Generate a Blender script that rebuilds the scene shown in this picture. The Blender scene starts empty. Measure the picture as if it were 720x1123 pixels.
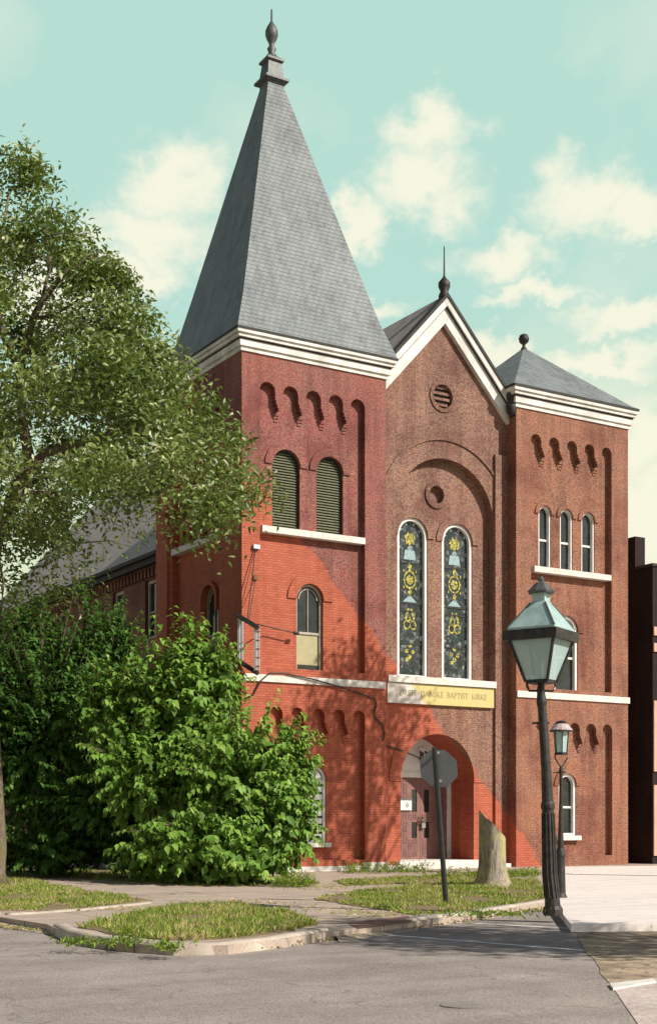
import bpy, bmesh, math, random
import numpy as np
from mathutils import Vector, Matrix
from mathutils.geometry import tessellate_polygon
R = math.radians; PI = math.pi
random.seed(7); rng = np.random.default_rng(7)
scn = bpy.context.scene
col = scn.collection

# ------------------------------------------------------------------ survey of the place
F = 1498.; CX = 360.; H = 900.; EYE = 1.6
AX = math.atan(2440/1498.); S_, C_ = math.sin(AX), math.cos(AX)
D0 = 41.3; R0 = (265-CX)/F*D0
def rd(r, d, z=0.):
    u = r-R0; v = d-D0
    return Vector((S_*u+C_*v, -C_*u+S_*v, z))
def gr(x, y, Z=0.):
    d = F*(EYE-Z)/(y-H)
    return rd((x-CX)/F*d, d, Z)
def at(x, y, d):
    return rd((x-CX)/F*d, d, EYE+(H-y)*d/F)
CAMPOS = rd(0, 0, EYE)

# ------------------------------------------------------------------ materials
def newmat(name):
    m = bpy.data.materials.new(name); m.use_nodes = True
    nt = m.node_tree; nt.nodes.clear()
    out = nt.nodes.new('ShaderNodeOutputMaterial')
    b = nt.nodes.new('ShaderNodeBsdfPrincipled')
    nt.links.new(b.outputs[0], out.inputs[0])
    return m, nt, b
def N(nt, t, **k):
    n = nt.nodes.new(t)
    for a, v in k.items(): setattr(n, a, v)
    return n
def L(nt, a, b): nt.links.new(a, b)
def mixc(nt, f, a, b, mode='MIX'):
    n = nt.nodes.new('ShaderNodeMix'); n.data_type = 'RGBA'; n.blend_type = mode
    for s, v in ((n.inputs[0], f), (n.inputs[6], a), (n.inputs[7], b)):
        if hasattr(v, 'is_linked'): nt.links.new(v, s)
        elif isinstance(v, (int, float)): s.default_value = v
        else: s.default_value = (*v[:3], 1)
    return n.outputs[2]
def math_(nt, op, a, b=0., c=0.):
    n = nt.nodes.new('ShaderNodeMath'); n.operation = op
    for s, v in zip(n.inputs, (a, b, c)):
        if hasattr(v, 'is_linked'): nt.links.new(v, s)
        else: s.default_value = v
    return n.outputs[0]
def ramp(nt, f, stops):
    n = nt.nodes.new('ShaderNodeValToRGB'); e = n.color_ramp.elements
    while len(e) < len(stops): e.new(.5)
    for i, (p, c) in enumerate(stops):
        e[i].position = p; e[i].color = (*c, 1) if len(c) == 3 else c
    nt.links.new(f, n.inputs[0]); return n.outputs[0]
def noise(nt, scale, detail=4, rough=.55, vec=None):
    n = nt.nodes.new('ShaderNodeTexNoise'); n.inputs['Scale'].default_value = scale
    n.inputs['Detail'].default_value = detail; n.inputs['Roughness'].default_value = rough
    if vec is None:
        g = nt.nodes.new('ShaderNodeNewGeometry'); vec = g.outputs['Position']
    nt.links.new(vec, n.inputs['Vector']); return n.outputs['Fac']
def bump(nt, b, h, st=.3, dist=.02):
    n = nt.nodes.new('ShaderNodeBump'); n.inputs['Strength'].default_value = st; n.inputs['Distance'].default_value = dist
    nt.links.new(h, n.inputs['Height']); nt.links.new(n.outputs[0], b.inputs['Normal'])
def plain(name, c1, c2=None, scale=6., rough=.7, metal=0., bst=.15, spec=.4):
    m, nt, b = newmat(name)
    c2 = c2 or tuple(x*.7 for x in c1)
    f = noise(nt, scale, 6, .65)
    L(nt, ramp(nt, f, [(.35, c1), (.65, c2)]), b.inputs['Base Color'])
    b.inputs['Roughness'].default_value = rough; b.inputs['Metallic'].default_value = metal
    b.inputs['Specular IOR Level'].default_value = spec
    if bst: bump(nt, b, noise(nt, scale*8, 5, .6), bst, .01)
    return m
def xyz(nt):
    g = nt.nodes.new('ShaderNodeNewGeometry'); s = nt.nodes.new('ShaderNodeSeparateXYZ')
    L(nt, g.outputs['Position'], s.inputs[0]); return s.outputs
def brickvec(nt):
    s = xyz(nt); c = nt.nodes.new('ShaderNodeCombineXYZ')
    L(nt, math_(nt, 'ADD', s[0], s[1]), c.inputs[0]); L(nt, s[2], c.inputs[1]); return c.outputs[0], s
def paint_mask(nt, s, wob=.12):
    # the lower left of the church has been painted; the edge of the coat runs slantwise over the masonry
    v = math_(nt, 'ADD', s[2], math_(nt, 'MULTIPLY', s[0], 1.05))
    v = math_(nt, 'SUBTRACT', v, math_(nt, 'MULTIPLY', s[1], .9))
    n = math_(nt, 'ADD', math_(nt, 'MULTIPLY', noise(nt, 1.6, 3, .6), .7), math_(nt, 'MULTIPLY', noise(nt, 9, 4, .8), .3))
    v = math_(nt, 'ADD', v, math_(nt, 'MULTIPLY', math_(nt, 'SUBTRACT', n, .5), wob*13))
    mr = nt.nodes.new('ShaderNodeMapRange')
    mr.inputs[1].default_value = 12.45; mr.inputs[2].default_value = 12.6
    mr.inputs[3].default_value = 1; mr.inputs[4].default_value = 0
    L(nt, v, mr.inputs[0]); return mr.outputs[0]
def brick_mat(name, a1, a2, mott1, mott2, painted=True, mort=(.16,.09,.07), course=.078):
    m, nt, b = newmat(name)
    vec, s = brickvec(nt)
    br = nt.nodes.new('ShaderNodeTexBrick'); L(nt, vec, br.inputs['Vector'])
    br.inputs['Scale'].default_value = 1.; br.inputs['Mortar Size'].default_value = .008
    br.inputs['Mortar Smooth'].default_value = .3
    br.inputs['Brick Width'].default_value = .215; br.inputs['Row Height'].default_value = course
    br.inputs['Color1'].default_value = (*a1, 1); br.inputs['Color2'].default_value = (*a2, 1)
    br.inputs['Mortar'].default_value = (*mort, 1); br.inputs['Bias'].default_value = -.1
    # speckle of differently burnt bricks
    big = noise(nt, .6, 3, .5); fine = noise(nt, 17, 4, .8)
    spec = ramp(nt, fine, [(.44, (0, 0, 0)), (.52, (1, 1, 1))])
    spec2 = ramp(nt, noise(nt, 23, 4, .8), [(.5, (0, 0, 0)), (.56, (1, 1, 1))])
    c = mixc(nt, math_(nt, 'MULTIPLY', spec, .6), br.outputs['Color'], mott1)
    c = mixc(nt, math_(nt, 'MULTIPLY', spec2, .6), c, mott2)
    c = mixc(nt, math_(nt, 'MULTIPLY', ramp(nt, big, [(.4, (0,0,0)), (.7, (1,1,1))]), .35), c, a1)
    c = mixc(nt, math_(nt, 'MULTIPLY', br.outputs['Fac'], .6), c, mort)
    blot = ramp(nt, noise(nt, .55, 5, .6), [(.38, (.62, .50, .50)), (.5, (1, 1, 1)), (.66, (1.12, 1.05, .92))])
    c = mixc(nt, .7, c, blot, 'MULTIPLY')
    gg_ = nt.nodes.new('ShaderNodeNewGeometry'); mp = nt.nodes.new('ShaderNodeMapping'); L(nt, gg_.outputs['Position'], mp.inputs[0]); mp.inputs['Scale'].default_value = (3., 3., .22)
    stk = ramp(nt, noise(nt, 1., 6, .7, mp.outputs[0]), [(.40, (.58, .55, .53)), (.54, (1, 1, 1))])
    c = mixc(nt, .55, c, stk, 'MULTIPLY')
    if painted:
        p = nt.nodes.new('ShaderNodeTexBrick'); L(nt, vec, p.inputs['Vector'])
        for k in ('Scale', 'Mortar Size', 'Mortar Smooth', 'Brick Width', 'Row Height', 'Bias'):
            p.inputs[k].default_value = br.inputs[k].default_value
        p.inputs['Color1'].default_value = (.47, .135, .075, 1); p.inputs['Color2'].default_value = (.36, .088, .048, 1)
        p.inputs['Mortar'].default_value = (.22, .050, .03, 1)
        wear = ramp(nt, noise(nt, 1.3, 6, .65), [(.3, (.33, .08, .045)), (.5, (.45, .118, .066)), (.75, (.50, .155, .09))])
        pc = mixc(nt, .3, p.outputs['Color'], wear)
        drip = ramp(nt, noise(nt, 3.3, 7, .75), [(.62, (0, 0, 0)), (.74, (1, 1, 1))])
        pc = mixc(nt, math_(nt, 'MULTIPLY', drip, .3), pc, (.5, .22, .15))
        pc = mixc(nt, .30, pc, stk, 'MULTIPLY')
        c = mixc(nt, paint_mask(nt, s), c, pc)
    L(nt, c, b.inputs['Base Color']); b.inputs['Roughness'].default_value = .8
    b.inputs['Specular IOR Level'].default_value = .25
    h = math_(nt, 'ADD', math_(nt, 'MULTIPLY', br.outputs['Fac'], -1), math_(nt, 'MULTIPLY', noise(nt, 30, 4), .5))
    bump(nt, b, h, .5, .012)
    return m
M = {}
M['brick_tower'] = brick_mat('speckled red brick', (.30, .058, .058), (.16, .035, .040), (.42, .24, .16), (.09, .028, .05))
M['brick_gable'] = brick_mat('speckled brown brick', (.26, .105, .078), (.14, .058, .055), (.44, .32, .20), (.11, .035, .055))
M['brick_right'] = brick_mat('speckled orange brown brick', (.31, .09, .055), (.18, .055, .04), (.46, .30, .17), (.12, .03, .045))
M['brick_nave'] = brick_mat('rough common brick', (.22, .07, .045), (.12, .05, .035), (.30, .15, .10), (.09, .035, .03), painted=False)
M['brick_shaded'] = brick_mat('brick darkened for shade', (.030, .014, .012), (.02, .009, .008), (.04, .015, .013), (.02, .01, .01), painted=False, mort=(.012, .008, .007))  # near-black colour stands in for the shade on the house wall
M['stone'] = plain('weathered white stone', (.74, .70, .64), (.56, .51, .45), 5, .8)
M['wood_white'] = plain('white painted wood', (.80, .78, .74), (.66, .63, .58), 4, .6)
M['cornice'] = plain('grimy white painted cornice', (.78, .75, .70), (.50, .47, .43), 1.6, .7, 0, .5)
M['wood_worn'] = plain('worn grey beige window wood', (.50, .45, .38), (.30, .26, .21), 9, .75)
M['groove'] = plain('dark cornice groove', (.03, .028, .027), (.05, .045, .04), 5, .8)
M['glass_dark'] = plain('dark window glass', (.010, .013, .014), (.03, .036, .038), 2, .12, 0, 0, .6)
M['shade_cloth'] = plain('faded yellow window blind', (.42, .37, .19), (.34, .31, .18), 4, .5)
M['lace'] = plain('white lattice board', (.82, .82, .80), (.65, .66, .64), 14, .7)
M['louvre'] = plain('old green louvre paint', (.19, .19, .11), (.12, .13, .08), 8, .7)
M['black'] = plain('black paint', (.018, .018, .018), (.03, .028, .026), 8, .5)
M['pinkmetal'] = plain('pinkish weathered zinc', (.55, .44, .42), (.4, .3, .29), 12, .5)
M['iron'] = plain('dark cast iron', (.022, .02, .018), (.06, .05, .042), 10, .55, .3, .4)
M['sheet'] = plain('weathered dark sheet metal', (.07, .075, .075), (.13, .13, .125), 8, .55, .3)
M['concrete'] = plain('plain concrete', (.42, .36, .30), (.33, .285, .24), 3, .9, 0, .4)
M['kerb'] = plain('old kerb concrete', (.50, .43, .35), (.36, .30, .24), 2.2, .9, 0, .6)
M['galv'] = plain('grey galvanised steel', (.16, .165, .17), (.13, .135, .14), 3, .5, .4, .05)
M['post'] = plain('dark green black sign post', (.02, .024, .022), (.035, .035, .03), 9, .5, .3)
M['alu'] = plain('white aluminium', (.62, .63, .66), (.48, .48, .5), 6, .5, .2)
M['cable'] = plain('black rubber cable', (.02, .02, .02), (.03, .03, .03), 9, .6)
M['steelbright'] = plain('bright steel', (.6, .6, .58), (.45, .45, .43), 9, .3, .8)
M['door'] = plain('faded mauve brown door paint', (.245, .125, .105), (.18, .09, .078), 4, .55)
M['plaster'] = plain('white plaster', (.82, .82, .82), (.70, .70, .70), 3, .8)
M['rust'] = plain('rust', (.25, .10, .04), (.12, .06, .03), 14, .8)
M['yellow'] = plain('yellow stained glass', (.62, .56, .07), (.45, .36, .05), 9, .4, 0, 0)
m, nt, b = newmat('dark leaded mosaic glass'); vec, s = brickvec(nt)
v1 = nt.nodes.new('ShaderNodeTexVoronoi'); v1.inputs['Scale'].default_value = 8; L(nt, vec, v1.inputs['Vector'])
v2 = nt.nodes.new('ShaderNodeTexVoronoi'); v2.feature = 'DISTANCE_TO_EDGE'; v2.inputs['Scale'].default_value = 8; L(nt, vec, v2.inputs['Vector'])
sx = nt.nodes.new('ShaderNodeSeparateColor'); L(nt, v1.outputs['Color'], sx.inputs[0])
cg = ramp(nt, sx.outputs[0], [(0, (.012, .02, .018)), (.35, (.03, .05, .045)), (.55, (.02, .025, .04)), (.75, (.09, .12, .11)), (.88, (.05, .03, .05)), (1, (.22, .27, .24))])
L(nt, mixc(nt, ramp(nt, v2.outputs['Distance'], [(.03, (1, 1, 1)), (.07, (0, 0, 0))]), cg, (.01, .01, .01)), b.inputs['Base Color']); b.inputs['Roughness'].default_value = .2; bump(nt, b, sx.outputs[1], .25, .01)
M['leaded'] = m
m, nt, b = newmat('mottled amber glass'); vec, s = brickvec(nt)
v2 = nt.nodes.new('ShaderNodeTexVoronoi'); v2.feature = 'DISTANCE_TO_EDGE'; v2.inputs['Scale'].default_value = 11; L(nt, vec, v2.inputs['Vector'])
cg = ramp(nt, noise(nt, 9, 5, .7), [(.38, (.16, .15, .03)), (.5, (.50, .43, .06)), (.62, (.66, .60, .16))])
L(nt, mixc(nt, ramp(nt, v2.outputs['Distance'], [(.04, (1, 1, 1)), (.10, (0, 0, 0))]), cg, (.04, .04, .02)), b.inputs['Base Color']); b.inputs['Roughness'].default_value = .35
M['amber'] = m
M['paleglass'] = plain('pale blue stained glass', (.34, .46, .46), (.24, .33, .34), 9, .3, 0, 0)
M['lampglass'] = plain('cloudy teal lantern glass', (.42, .56, .53), (.28, .38, .37), 5, .3, 0, 0, .6)
M['mantle'] = plain('milky gas mantle', (.75, .72, .62), None, 5, .5)

def slate_mat(name, c1, c2, w=.3, h=.2, axis='front'):
    m, nt, b = newmat(name); s = xyz(nt); c = nt.nodes.new('ShaderNodeCombineXYZ')
    L(nt, math_(nt, 'ADD', s[0], s[1]), c.inputs[0]); L(nt, s[2], c.inputs[1])
    br = nt.nodes.new('ShaderNodeTexBrick'); L(nt, c.outputs[0], br.inputs['Vector'])
    br.inputs['Scale'].default_value = 1; br.inputs['Brick Width'].default_value = w; br.inputs['Row Height'].default_value = h
    br.inputs['Mortar Size'].default_value = .012; br.inputs['Mortar Smooth'].default_value = .2
    br.inputs['Color1'].default_value = (*c1, 1); br.inputs['Color2'].default_value = (*c2, 1)
    br.inputs['Mortar'].default_value = tuple(x*.5 for x in c2)+(1,)
    st = ramp(nt, noise(nt, .9, 6, .6), [(.3, tuple(x*.78 for x in c1)), (.7, tuple(min(1, x*1.15) for x in c1))])
    cc = mixc(nt, .45, br.outputs['Color'], st)
    odd = ramp(nt, noise(nt, 2.3, 5, .75), [(.36, (.62, .62, .62)), (.46, (1, 1, 1)), (.62, (1, 1, 1)), (.72, (1.2, 1.2, 1.18))])
    cc = mixc(nt, .8, cc, odd, 'MULTIPLY')
    g2 = nt.nodes.new('ShaderNodeNewGeometry'); m2 = nt.nodes.new('ShaderNodeMapping'); L(nt, g2.outputs['Position'], m2.inputs[0]); m2.inputs['Scale'].default_value = (2.2, 2.2, .25)
    cc = mixc(nt, .6, cc, ramp(nt, noise(nt, 1., 6, .7, m2.outputs[0]), [(.38, (.6, .6, .6)), (.56, (1, 1, 1))]), 'MULTIPLY')
    L(nt, cc, b.inputs['Base Color']); b.inputs['Roughness'].default_value = .6
    row = math_(nt, 'FRACT', math_(nt, 'DIVIDE', s[2], h))
    bump(nt, b, math_(nt, 'SUBTRACT', math_(nt, 'SUBTRACT', 1., row), br.outputs['Fac']), .7, .03)
    return m
M['slate'] = slate_mat('blue grey slate', (.215, .235, .235), (.17, .188, .19), .22, .145)
M['shingle'] = slate_mat('pinkish grey asphalt shingle', (.40, .31, .285), (.32, .25, .23), .35, .14)

# ------------------------------------------------------------------ mesh helpers
def link(o, parent=None):
    col.objects.link(o)
    if parent is not None: o.parent = parent
    return o
def tag(o, label=None, cat=None, group=None, kind=None):
    if label: o['label'] = label
    if cat: o['category'] = cat
    if group: o['group'] = group
    if kind: o['kind'] = kind
    return o
def empty(name, loc=(0, 0, 0)):
    o = bpy.data.objects.new(name, None); o.location = loc; o.empty_display_size = .3
    return link(o)
class MB:
    def __init__(s): s.v = []; s.f = []; s.m = []; s.mats = []
    def mi(s, m):
        if m not in s.mats: s.mats.append(m)
        return s.mats.index(m)
    def add(s, vs, fs, m):
        b = len(s.v); k = s.mi(m); s.v += [tuple(v) for v in vs]
        for f in fs: s.f.append(tuple(b+i for i in f)); s.m.append(k)
    def box(s, a, b, m, T=None):
        x0, y0, z0 = a; x1, y1, z1 = b
        vs = [Vector(p) for p in ((x0,y0,z0),(x1,y0,z0),(x1,y1,z0),(x0,y1,z0),(x0,y0,z1),(x1,y0,z1),(x1,y1,z1),(x0,y1,z1))]
        if T: vs = [T(v) for v in vs]
        s.add(vs, [(0,3,2,1),(4,5,6,7),(0,1,5,4),(1,2,6,5),(2,3,7,6),(3,0,4,7)], m)
    def slab(s, outer, holes, d0, d1, m, T):
        """region in (u,z) minus holes, between depths d0 and d1; T maps (u,depth,z) to the world"""
        loops = [outer]+list(holes)
        tri = tessellate_polygon([[Vector((u, z, 0)) for u, z in lp] for lp in loops])
        flat = [p for lp in loops for p in lp]; n = len(flat)
        vs = [T(Vector((u, d0, z))) for u, z in flat]+[T(Vector((u, d1, z))) for u, z in flat]
        fs = [t for t in tri]+[tuple(i+n for i in reversed(t)) for t in tri]
        o = 0
        for lp in loops:
            k = len(lp)
            for i in range(k):
                j = (i+1) % k; fs.append((o+i, o+j, o+j+n, o+i+n))
            o += k
        s.add(vs, fs, m)
    def tube(s, pts, rad, m, n=8, cap=True):
        pts = [Vector(p) for p in pts]; K = len(pts)
        if not hasattr(rad, '__len__'): rad = [rad]*K
        vs = []; up = Vector((0, 0, 1))
        for i, p in enumerate(pts):
            t = (pts[min(i+1, K-1)]-pts[max(i-1, 0)]).normalized()
            a = t.cross(up if abs(t.z) < .95 else Vector((1, 0, 0))).normalized(); b = t.cross(a)
            for j in range(n):
                q = 2*PI*j/n; vs.append(p+(a*math.cos(q)+b*math.sin(q))*rad[i])
        fs = [(i*n+j, i*n+(j+1) % n, (i+1)*n+(j+1) % n, (i+1)*n+j) for i in range(K-1) for j in range(n)]
        if cap: fs += [tuple(reversed(range(n))), tuple((K-1)*n+j for j in range(n))]
        s.add(vs, fs, m)
    def lathe(s, prof, m, c=(0, 0, 0), n=16, rot=0., T=None):
        """prof: list of (radius, z)"""
        vs = []
        for r, z in prof:
            for j in range(n):
                q = 2*PI*j/n+rot; v = Vector((c[0]+r*math.cos(q), c[1]+r*math.sin(q), c[2]+z)); vs.append(T(v) if T else v)
        K = len(prof)
        fs = [(i*n+j, i*n+(j+1) % n, (i+1)*n+(j+1) % n, (i+1)*n+j) for i in range(K-1) for j in range(n)]
        fs += [tuple(reversed(range(n))), tuple((K-1)*n+j for j in range(n))]
        s.add(vs, fs, m)
    def build(s, name, parent=None, smooth=False):
        me = bpy.data.meshes.new(name); me.from_pydata(s.v, [], s.f)
        for m in s.mats: me.materials.append(M[m] if isinstance(m, str) else m)
        me.polygons.foreach_set('material_index', s.m)
        bm = bmesh.new(); bm.from_mesh(me); bmesh.ops.recalc_face_normals(bm, faces=bm.faces); bm.to_mesh(me); bm.free()
        if smooth: me.polygons.foreach_set('use_smooth', [True]*len(me.polygons))
        me.update()
        return link(bpy.data.objects.new(name, me), parent)
def Tfront(Y=0.): return lambda v: Vector((v.x, Y+v.y, v.z))        # depth grows to the back
def Tside(X=0.): return lambda v: Vector((X+v.y, v.x, v.z))         # u runs along Y, depth grows to +X
def rect(u0, u1, z0, z1): return [(u0, z0), (u1, z0), (u1, z1), (u0, z1)]
def arch(u0, u1, z0, zt, n=20):
    r = (u1-u0)/2; c = (u0+u1)/2; zs = zt-r
    return [(u0, z0), (u1, z0)]+[(c+r*math.cos(PI*i/n), zs+r*math.sin(PI*i/n)) for i in range(n+1)]
def circle(u, z, r, n=28): return [(u+r*math.cos(2*PI*i/n), z+r*math.sin(2*PI*i/n)) for i in range(n)]
def archring(u0, u1, zt, w, leg=0., n=24):
    """open horseshoe band around an arch: closed polygon"""
    r = (u1-u0)/2; c = (u0+u1)/2; zs = zt-r
    out = [(c+(r+w)*math.cos(PI*i/n), zs+(r+w)*math.sin(PI*i/n)) for i in range(n+1)]
    inn = [(c+r*math.cos(PI*i/n), zs+r*math.sin(PI*i/n)) for i in range(n, -1, -1)]
    if leg: return [(c+r+w, zs-leg)]+out+[(c-r-w, zs-leg), (c-r, zs-leg)]+inn+[(c+r, zs-leg)]
    return out+inn
def scallop(uL, uR, zb, ztop, n, gap, drop, rightlong=True, seg=10):
    w = (uR-uL-(n-1)*gap)/n; r = w/2; zs = ztop-r
    p = [(uL, zb), (uR, zb)]
    for i in range(n-1, -1, -1):
        c = uL+i*(w+gap)+r
        p += [(c+r*math.cos(PI*k/seg), zs+r*math.sin(PI*k/seg)) for k in range(seg+1)]
        if i > 0:
            a = c-r; g = gap
            p += [(a, zs-drop*.45), (a-g*.14, zs-drop*.45), (a-g*.14, zs-drop*.66), (a-g*.28, zs-drop*.66),
                  (a-g*.28, zs-drop*.84), (a-g*.4, zs-drop*.84), (a-g*.4, zs-drop), (a-g*.6, zs-drop), (a-g*.6, zs-drop*.84),
                  (a-g*.72, zs-drop*.84), (a-g*.72, zs-drop*.66), (a-g*.86, zs-drop*.66), (a-g*.86, zs-drop*.45), (a-g, zs-drop*.45)]
    return p
def stepped_corbels(mb, uL, uR, ztop, n, gap, drop, m, T, d):
    """little brick steps standing a little proud inside the recess under each corbel"""
    w = (uR-uL-(n-1)*gap)/n; zs = ztop-w/2
    for i in range(n-1):
        a = uL+i*(w+gap)+w
        for k in range(3):
            e = gap*(.42-.08*k); c = a+gap/2
            mb.box((c-e, d-.03-.0, zs-drop-.10*(k+1)), (c+e, d+.0, zs-drop-.10*k-.035), m, T)

# ------------------------------------------------------------------ the church
church = tag(empty('church'), 'tall brick church with slate spire and gabled front, its lower left painted red', 'church')
F0 = Tfront(0.); FS = Tside(0.); TG = Tfront(.55)
BT = 15.87; DP = .22

# main tower: front and west walls in two layers (pilasters in front, recessed field behind)
tw = MB()
up = scallop(.62, 4.44, 6.30, 15.02, 5, .28, .55); lo = scallop(.98, 4.44, .35, 5.1, 5, .31, .55)
tw.slab(rect(0, 5.25, 0, BT), [up, lo], 0, DP, 'brick_tower', F0)
bel = [arch(1.17, 2.16, 10.62, 13.1), arch(2.76, 3.75, 10.62, 13.1)]
midw = arch(2.04, 3.01, 6.16, 9.02); loww = arch(2.26, 3.12, .9, 3.32)
tw.slab(rect(0, 5.25, 0, BT), bel+[midw, loww], DP, .55, 'brick_tower', F0)
stepped_corbels(tw, .62, 4.44, 15.02, 5, .28, .55, 'brick_tower', F0, DP)
stepped_corbels(tw, .98, 4.44, 5.1, 5, .31, .55, 'brick_tower', F0, DP)
# brick hood rings, slightly proud of the recessed field
for a in ((1.17, 2.16, 13.1), (2.76, 3.75, 13.1)): tw.slab(archring(a[0], a[1], a[2], .26, .0), [], DP-.05, DP, 'brick_tower', F0)
tw.slab(archring(2.04, 3.01, 9.02, .33, .02), [], DP-.05, DP, 'brick_tower', F0)
tw.slab(archring(2.26, 3.12, 3.32, .28, .02), [], DP-.05, DP, 'brick_tower', F0)
ups = scallop(1.5, 4.95, 6.30, 15.02, 5, .26, .55)
los = scallop(1.5, 4.95, .35, 5.1, 5, .28, .55)
tw.slab(rect(.55, 6, 0, BT), [ups, los], 0, DP, 'brick_tower', FS)
sbel = [arch(1.75+i*.8, 2.2+i*.8, 10.62, 13.0) for i in range(4)]
smid = arch(2.0, 3.0, 6.16, 9.1)
tw.slab(rect(.55, 6, 0, BT), sbel+[smid], DP, .5, 'brick_tower', FS)
tw.slab(archring(2.0, 3.0, 9.1, .12, .35), [], DP-.14, DP, 'brick_tower', FS)
for i in range(3): tw.box((2.27+i*.8, .09, 10.62), (2.48+i*.8, DP, 13.2), 'brick_tower', FS)
tw.box((-.10, 5.15, 0), (-.002, 6.02, BT-.3), 'brick_tower')          # rear corner buttress
tw.box((5.0, .552, 0), (5.25, 6, BT), 'brick_tower'); tw.box((.5, 5.7, 0), (5.0, 6, BT), 'brick_tower')
tw.build('tower_wall', church)
pl = MB()
pl.slab(rect(0, .98, 0, .34), [], -.05, 0, 'stone', F0); pl.slab(rect(4.4, 5.3, 0, .26), [], -.06, -.001, 'stone', F0)
pl.slab(rect(.98, 4.4, 0, .16), [], -.03, -.001, 'stone', F0)
pl.build('plinth', church)

def cornice(name, x0, y0, x1, y1, z0, z1, backs):
    mb = MB(); h = z1-z0
    def ring(o, a, b, m): # a slab frame round the top of the tower
        mb.box((x0-o, y0-o, z0+h*a), (x1+o, y1+o, z0+h*b), m)
    ring(.05, -.08, .14, 'cornice'); ring(.11, .14, .46, 'cornice'); ring(.13, .46, .54, 'groove')
    ring(.20, .54, .72, 'cornice'); ring(.26, .72, .90, 'cornice'); ring(.29, .90, 1.0, 'groove')
    return mb.build(name, church)
cornice('cornice', 0, 0, 5.25, 4.7, BT, 16.47, None)
lr_ = MB(); lr_.add([(0, 5.0, BT), (5.25, 5.0, BT), (5.25, 6.1, BT), (0, 6.1, BT), (0, 5.0, 16.4), (5.25, 5.0, 16.4)], [(0, 3, 2, 1), (0, 1, 5, 4), (4, 5, 2, 3), (0, 4, 3), (1, 2, 5)], 'slate'); lr_.build('lean_to_roof', church)

# spire with its cap and urn finial
ax, ay = 2.55, 2.72
sp = MB()
def sq(mb, levels, m, cx, cy, ratio=1.):
    vs = []; 
    for hx, hy, z in levels: vs += [(cx-hx, cy-hy, z), (cx+hx, cy-hy, z), (cx+hx, cy+hy, z), (cx-hx, cy+hy, z)]
    K = len(levels); fs = [(i*4+j, i*4+(j+1) % 4, (i+1)*4+(j+1) % 4, (i+1)*4+j) for i in range(K-1) for j in range(4)]
    fs += [(3, 2, 1, 0), tuple((K-1)*4+j for j in range(4))]
    mb.add(vs, fs, m)
lv = []
for t in np.linspace(0, 1, 9):
    k = (1-t); fl = .10*max(0, 1-t*5)**2
    lv.append((k, t, fl, 16.47+t*(25.78-16.47)))
vs = []
for k, t, fl, z in lv:      # the eaves are centred a little in front of the tip
    hx, hy, cx_, cy_ = k*2.80+t*.27+fl, k*2.52+t*.27+fl, ax*t+2.625*k, ay*t+2.35*k
    vs += [(cx_-hx, cy_-hy, z), (cx_+hx, cy_-hy, z), (cx_+hx, cy_+hy, z), (cx_-hx, cy_+hy, z)]
K = len(lv); sp.add(vs, [(i*4+j, i*4+(j+1) % 4, (i+1)*4+(j+1) % 4, (i+1)*4+j) for i in range(K-1) for j in range(4)]+[(3, 2, 1, 0), tuple((K-1)*4+j for j in range(4))], 'slate')
spire = sp.build('spire', church)
cp = MB()
sq(cp, [(.27, .27, 25.63), (.30, .30, 25.78), (.43, .43, 25.85), (.43, .43, 25.93), (.30, .30, 26.01), (.24, .24, 26.48), (.31, .31, 26.53), (.31, .31, 26.60), (.2, .2, 26.68), (.15, .15, 26.73)], 'sheet', ax, ay)
cp.build('cap', spire)
fn = MB()
fn.lathe([(.14, 0), (.17, .1), (.1, .2), (.15, .32), (.09, .42), (.09, .5), (.16, .62), (.21, .76), (.21, .90), (.15, 1.05), (.06, 1.2), (.035, 1.25), (.03, 1.62), (.0, 1.64)], 'sheet', (ax, ay, 26.68))
fn.build('finial', spire, True)

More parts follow.
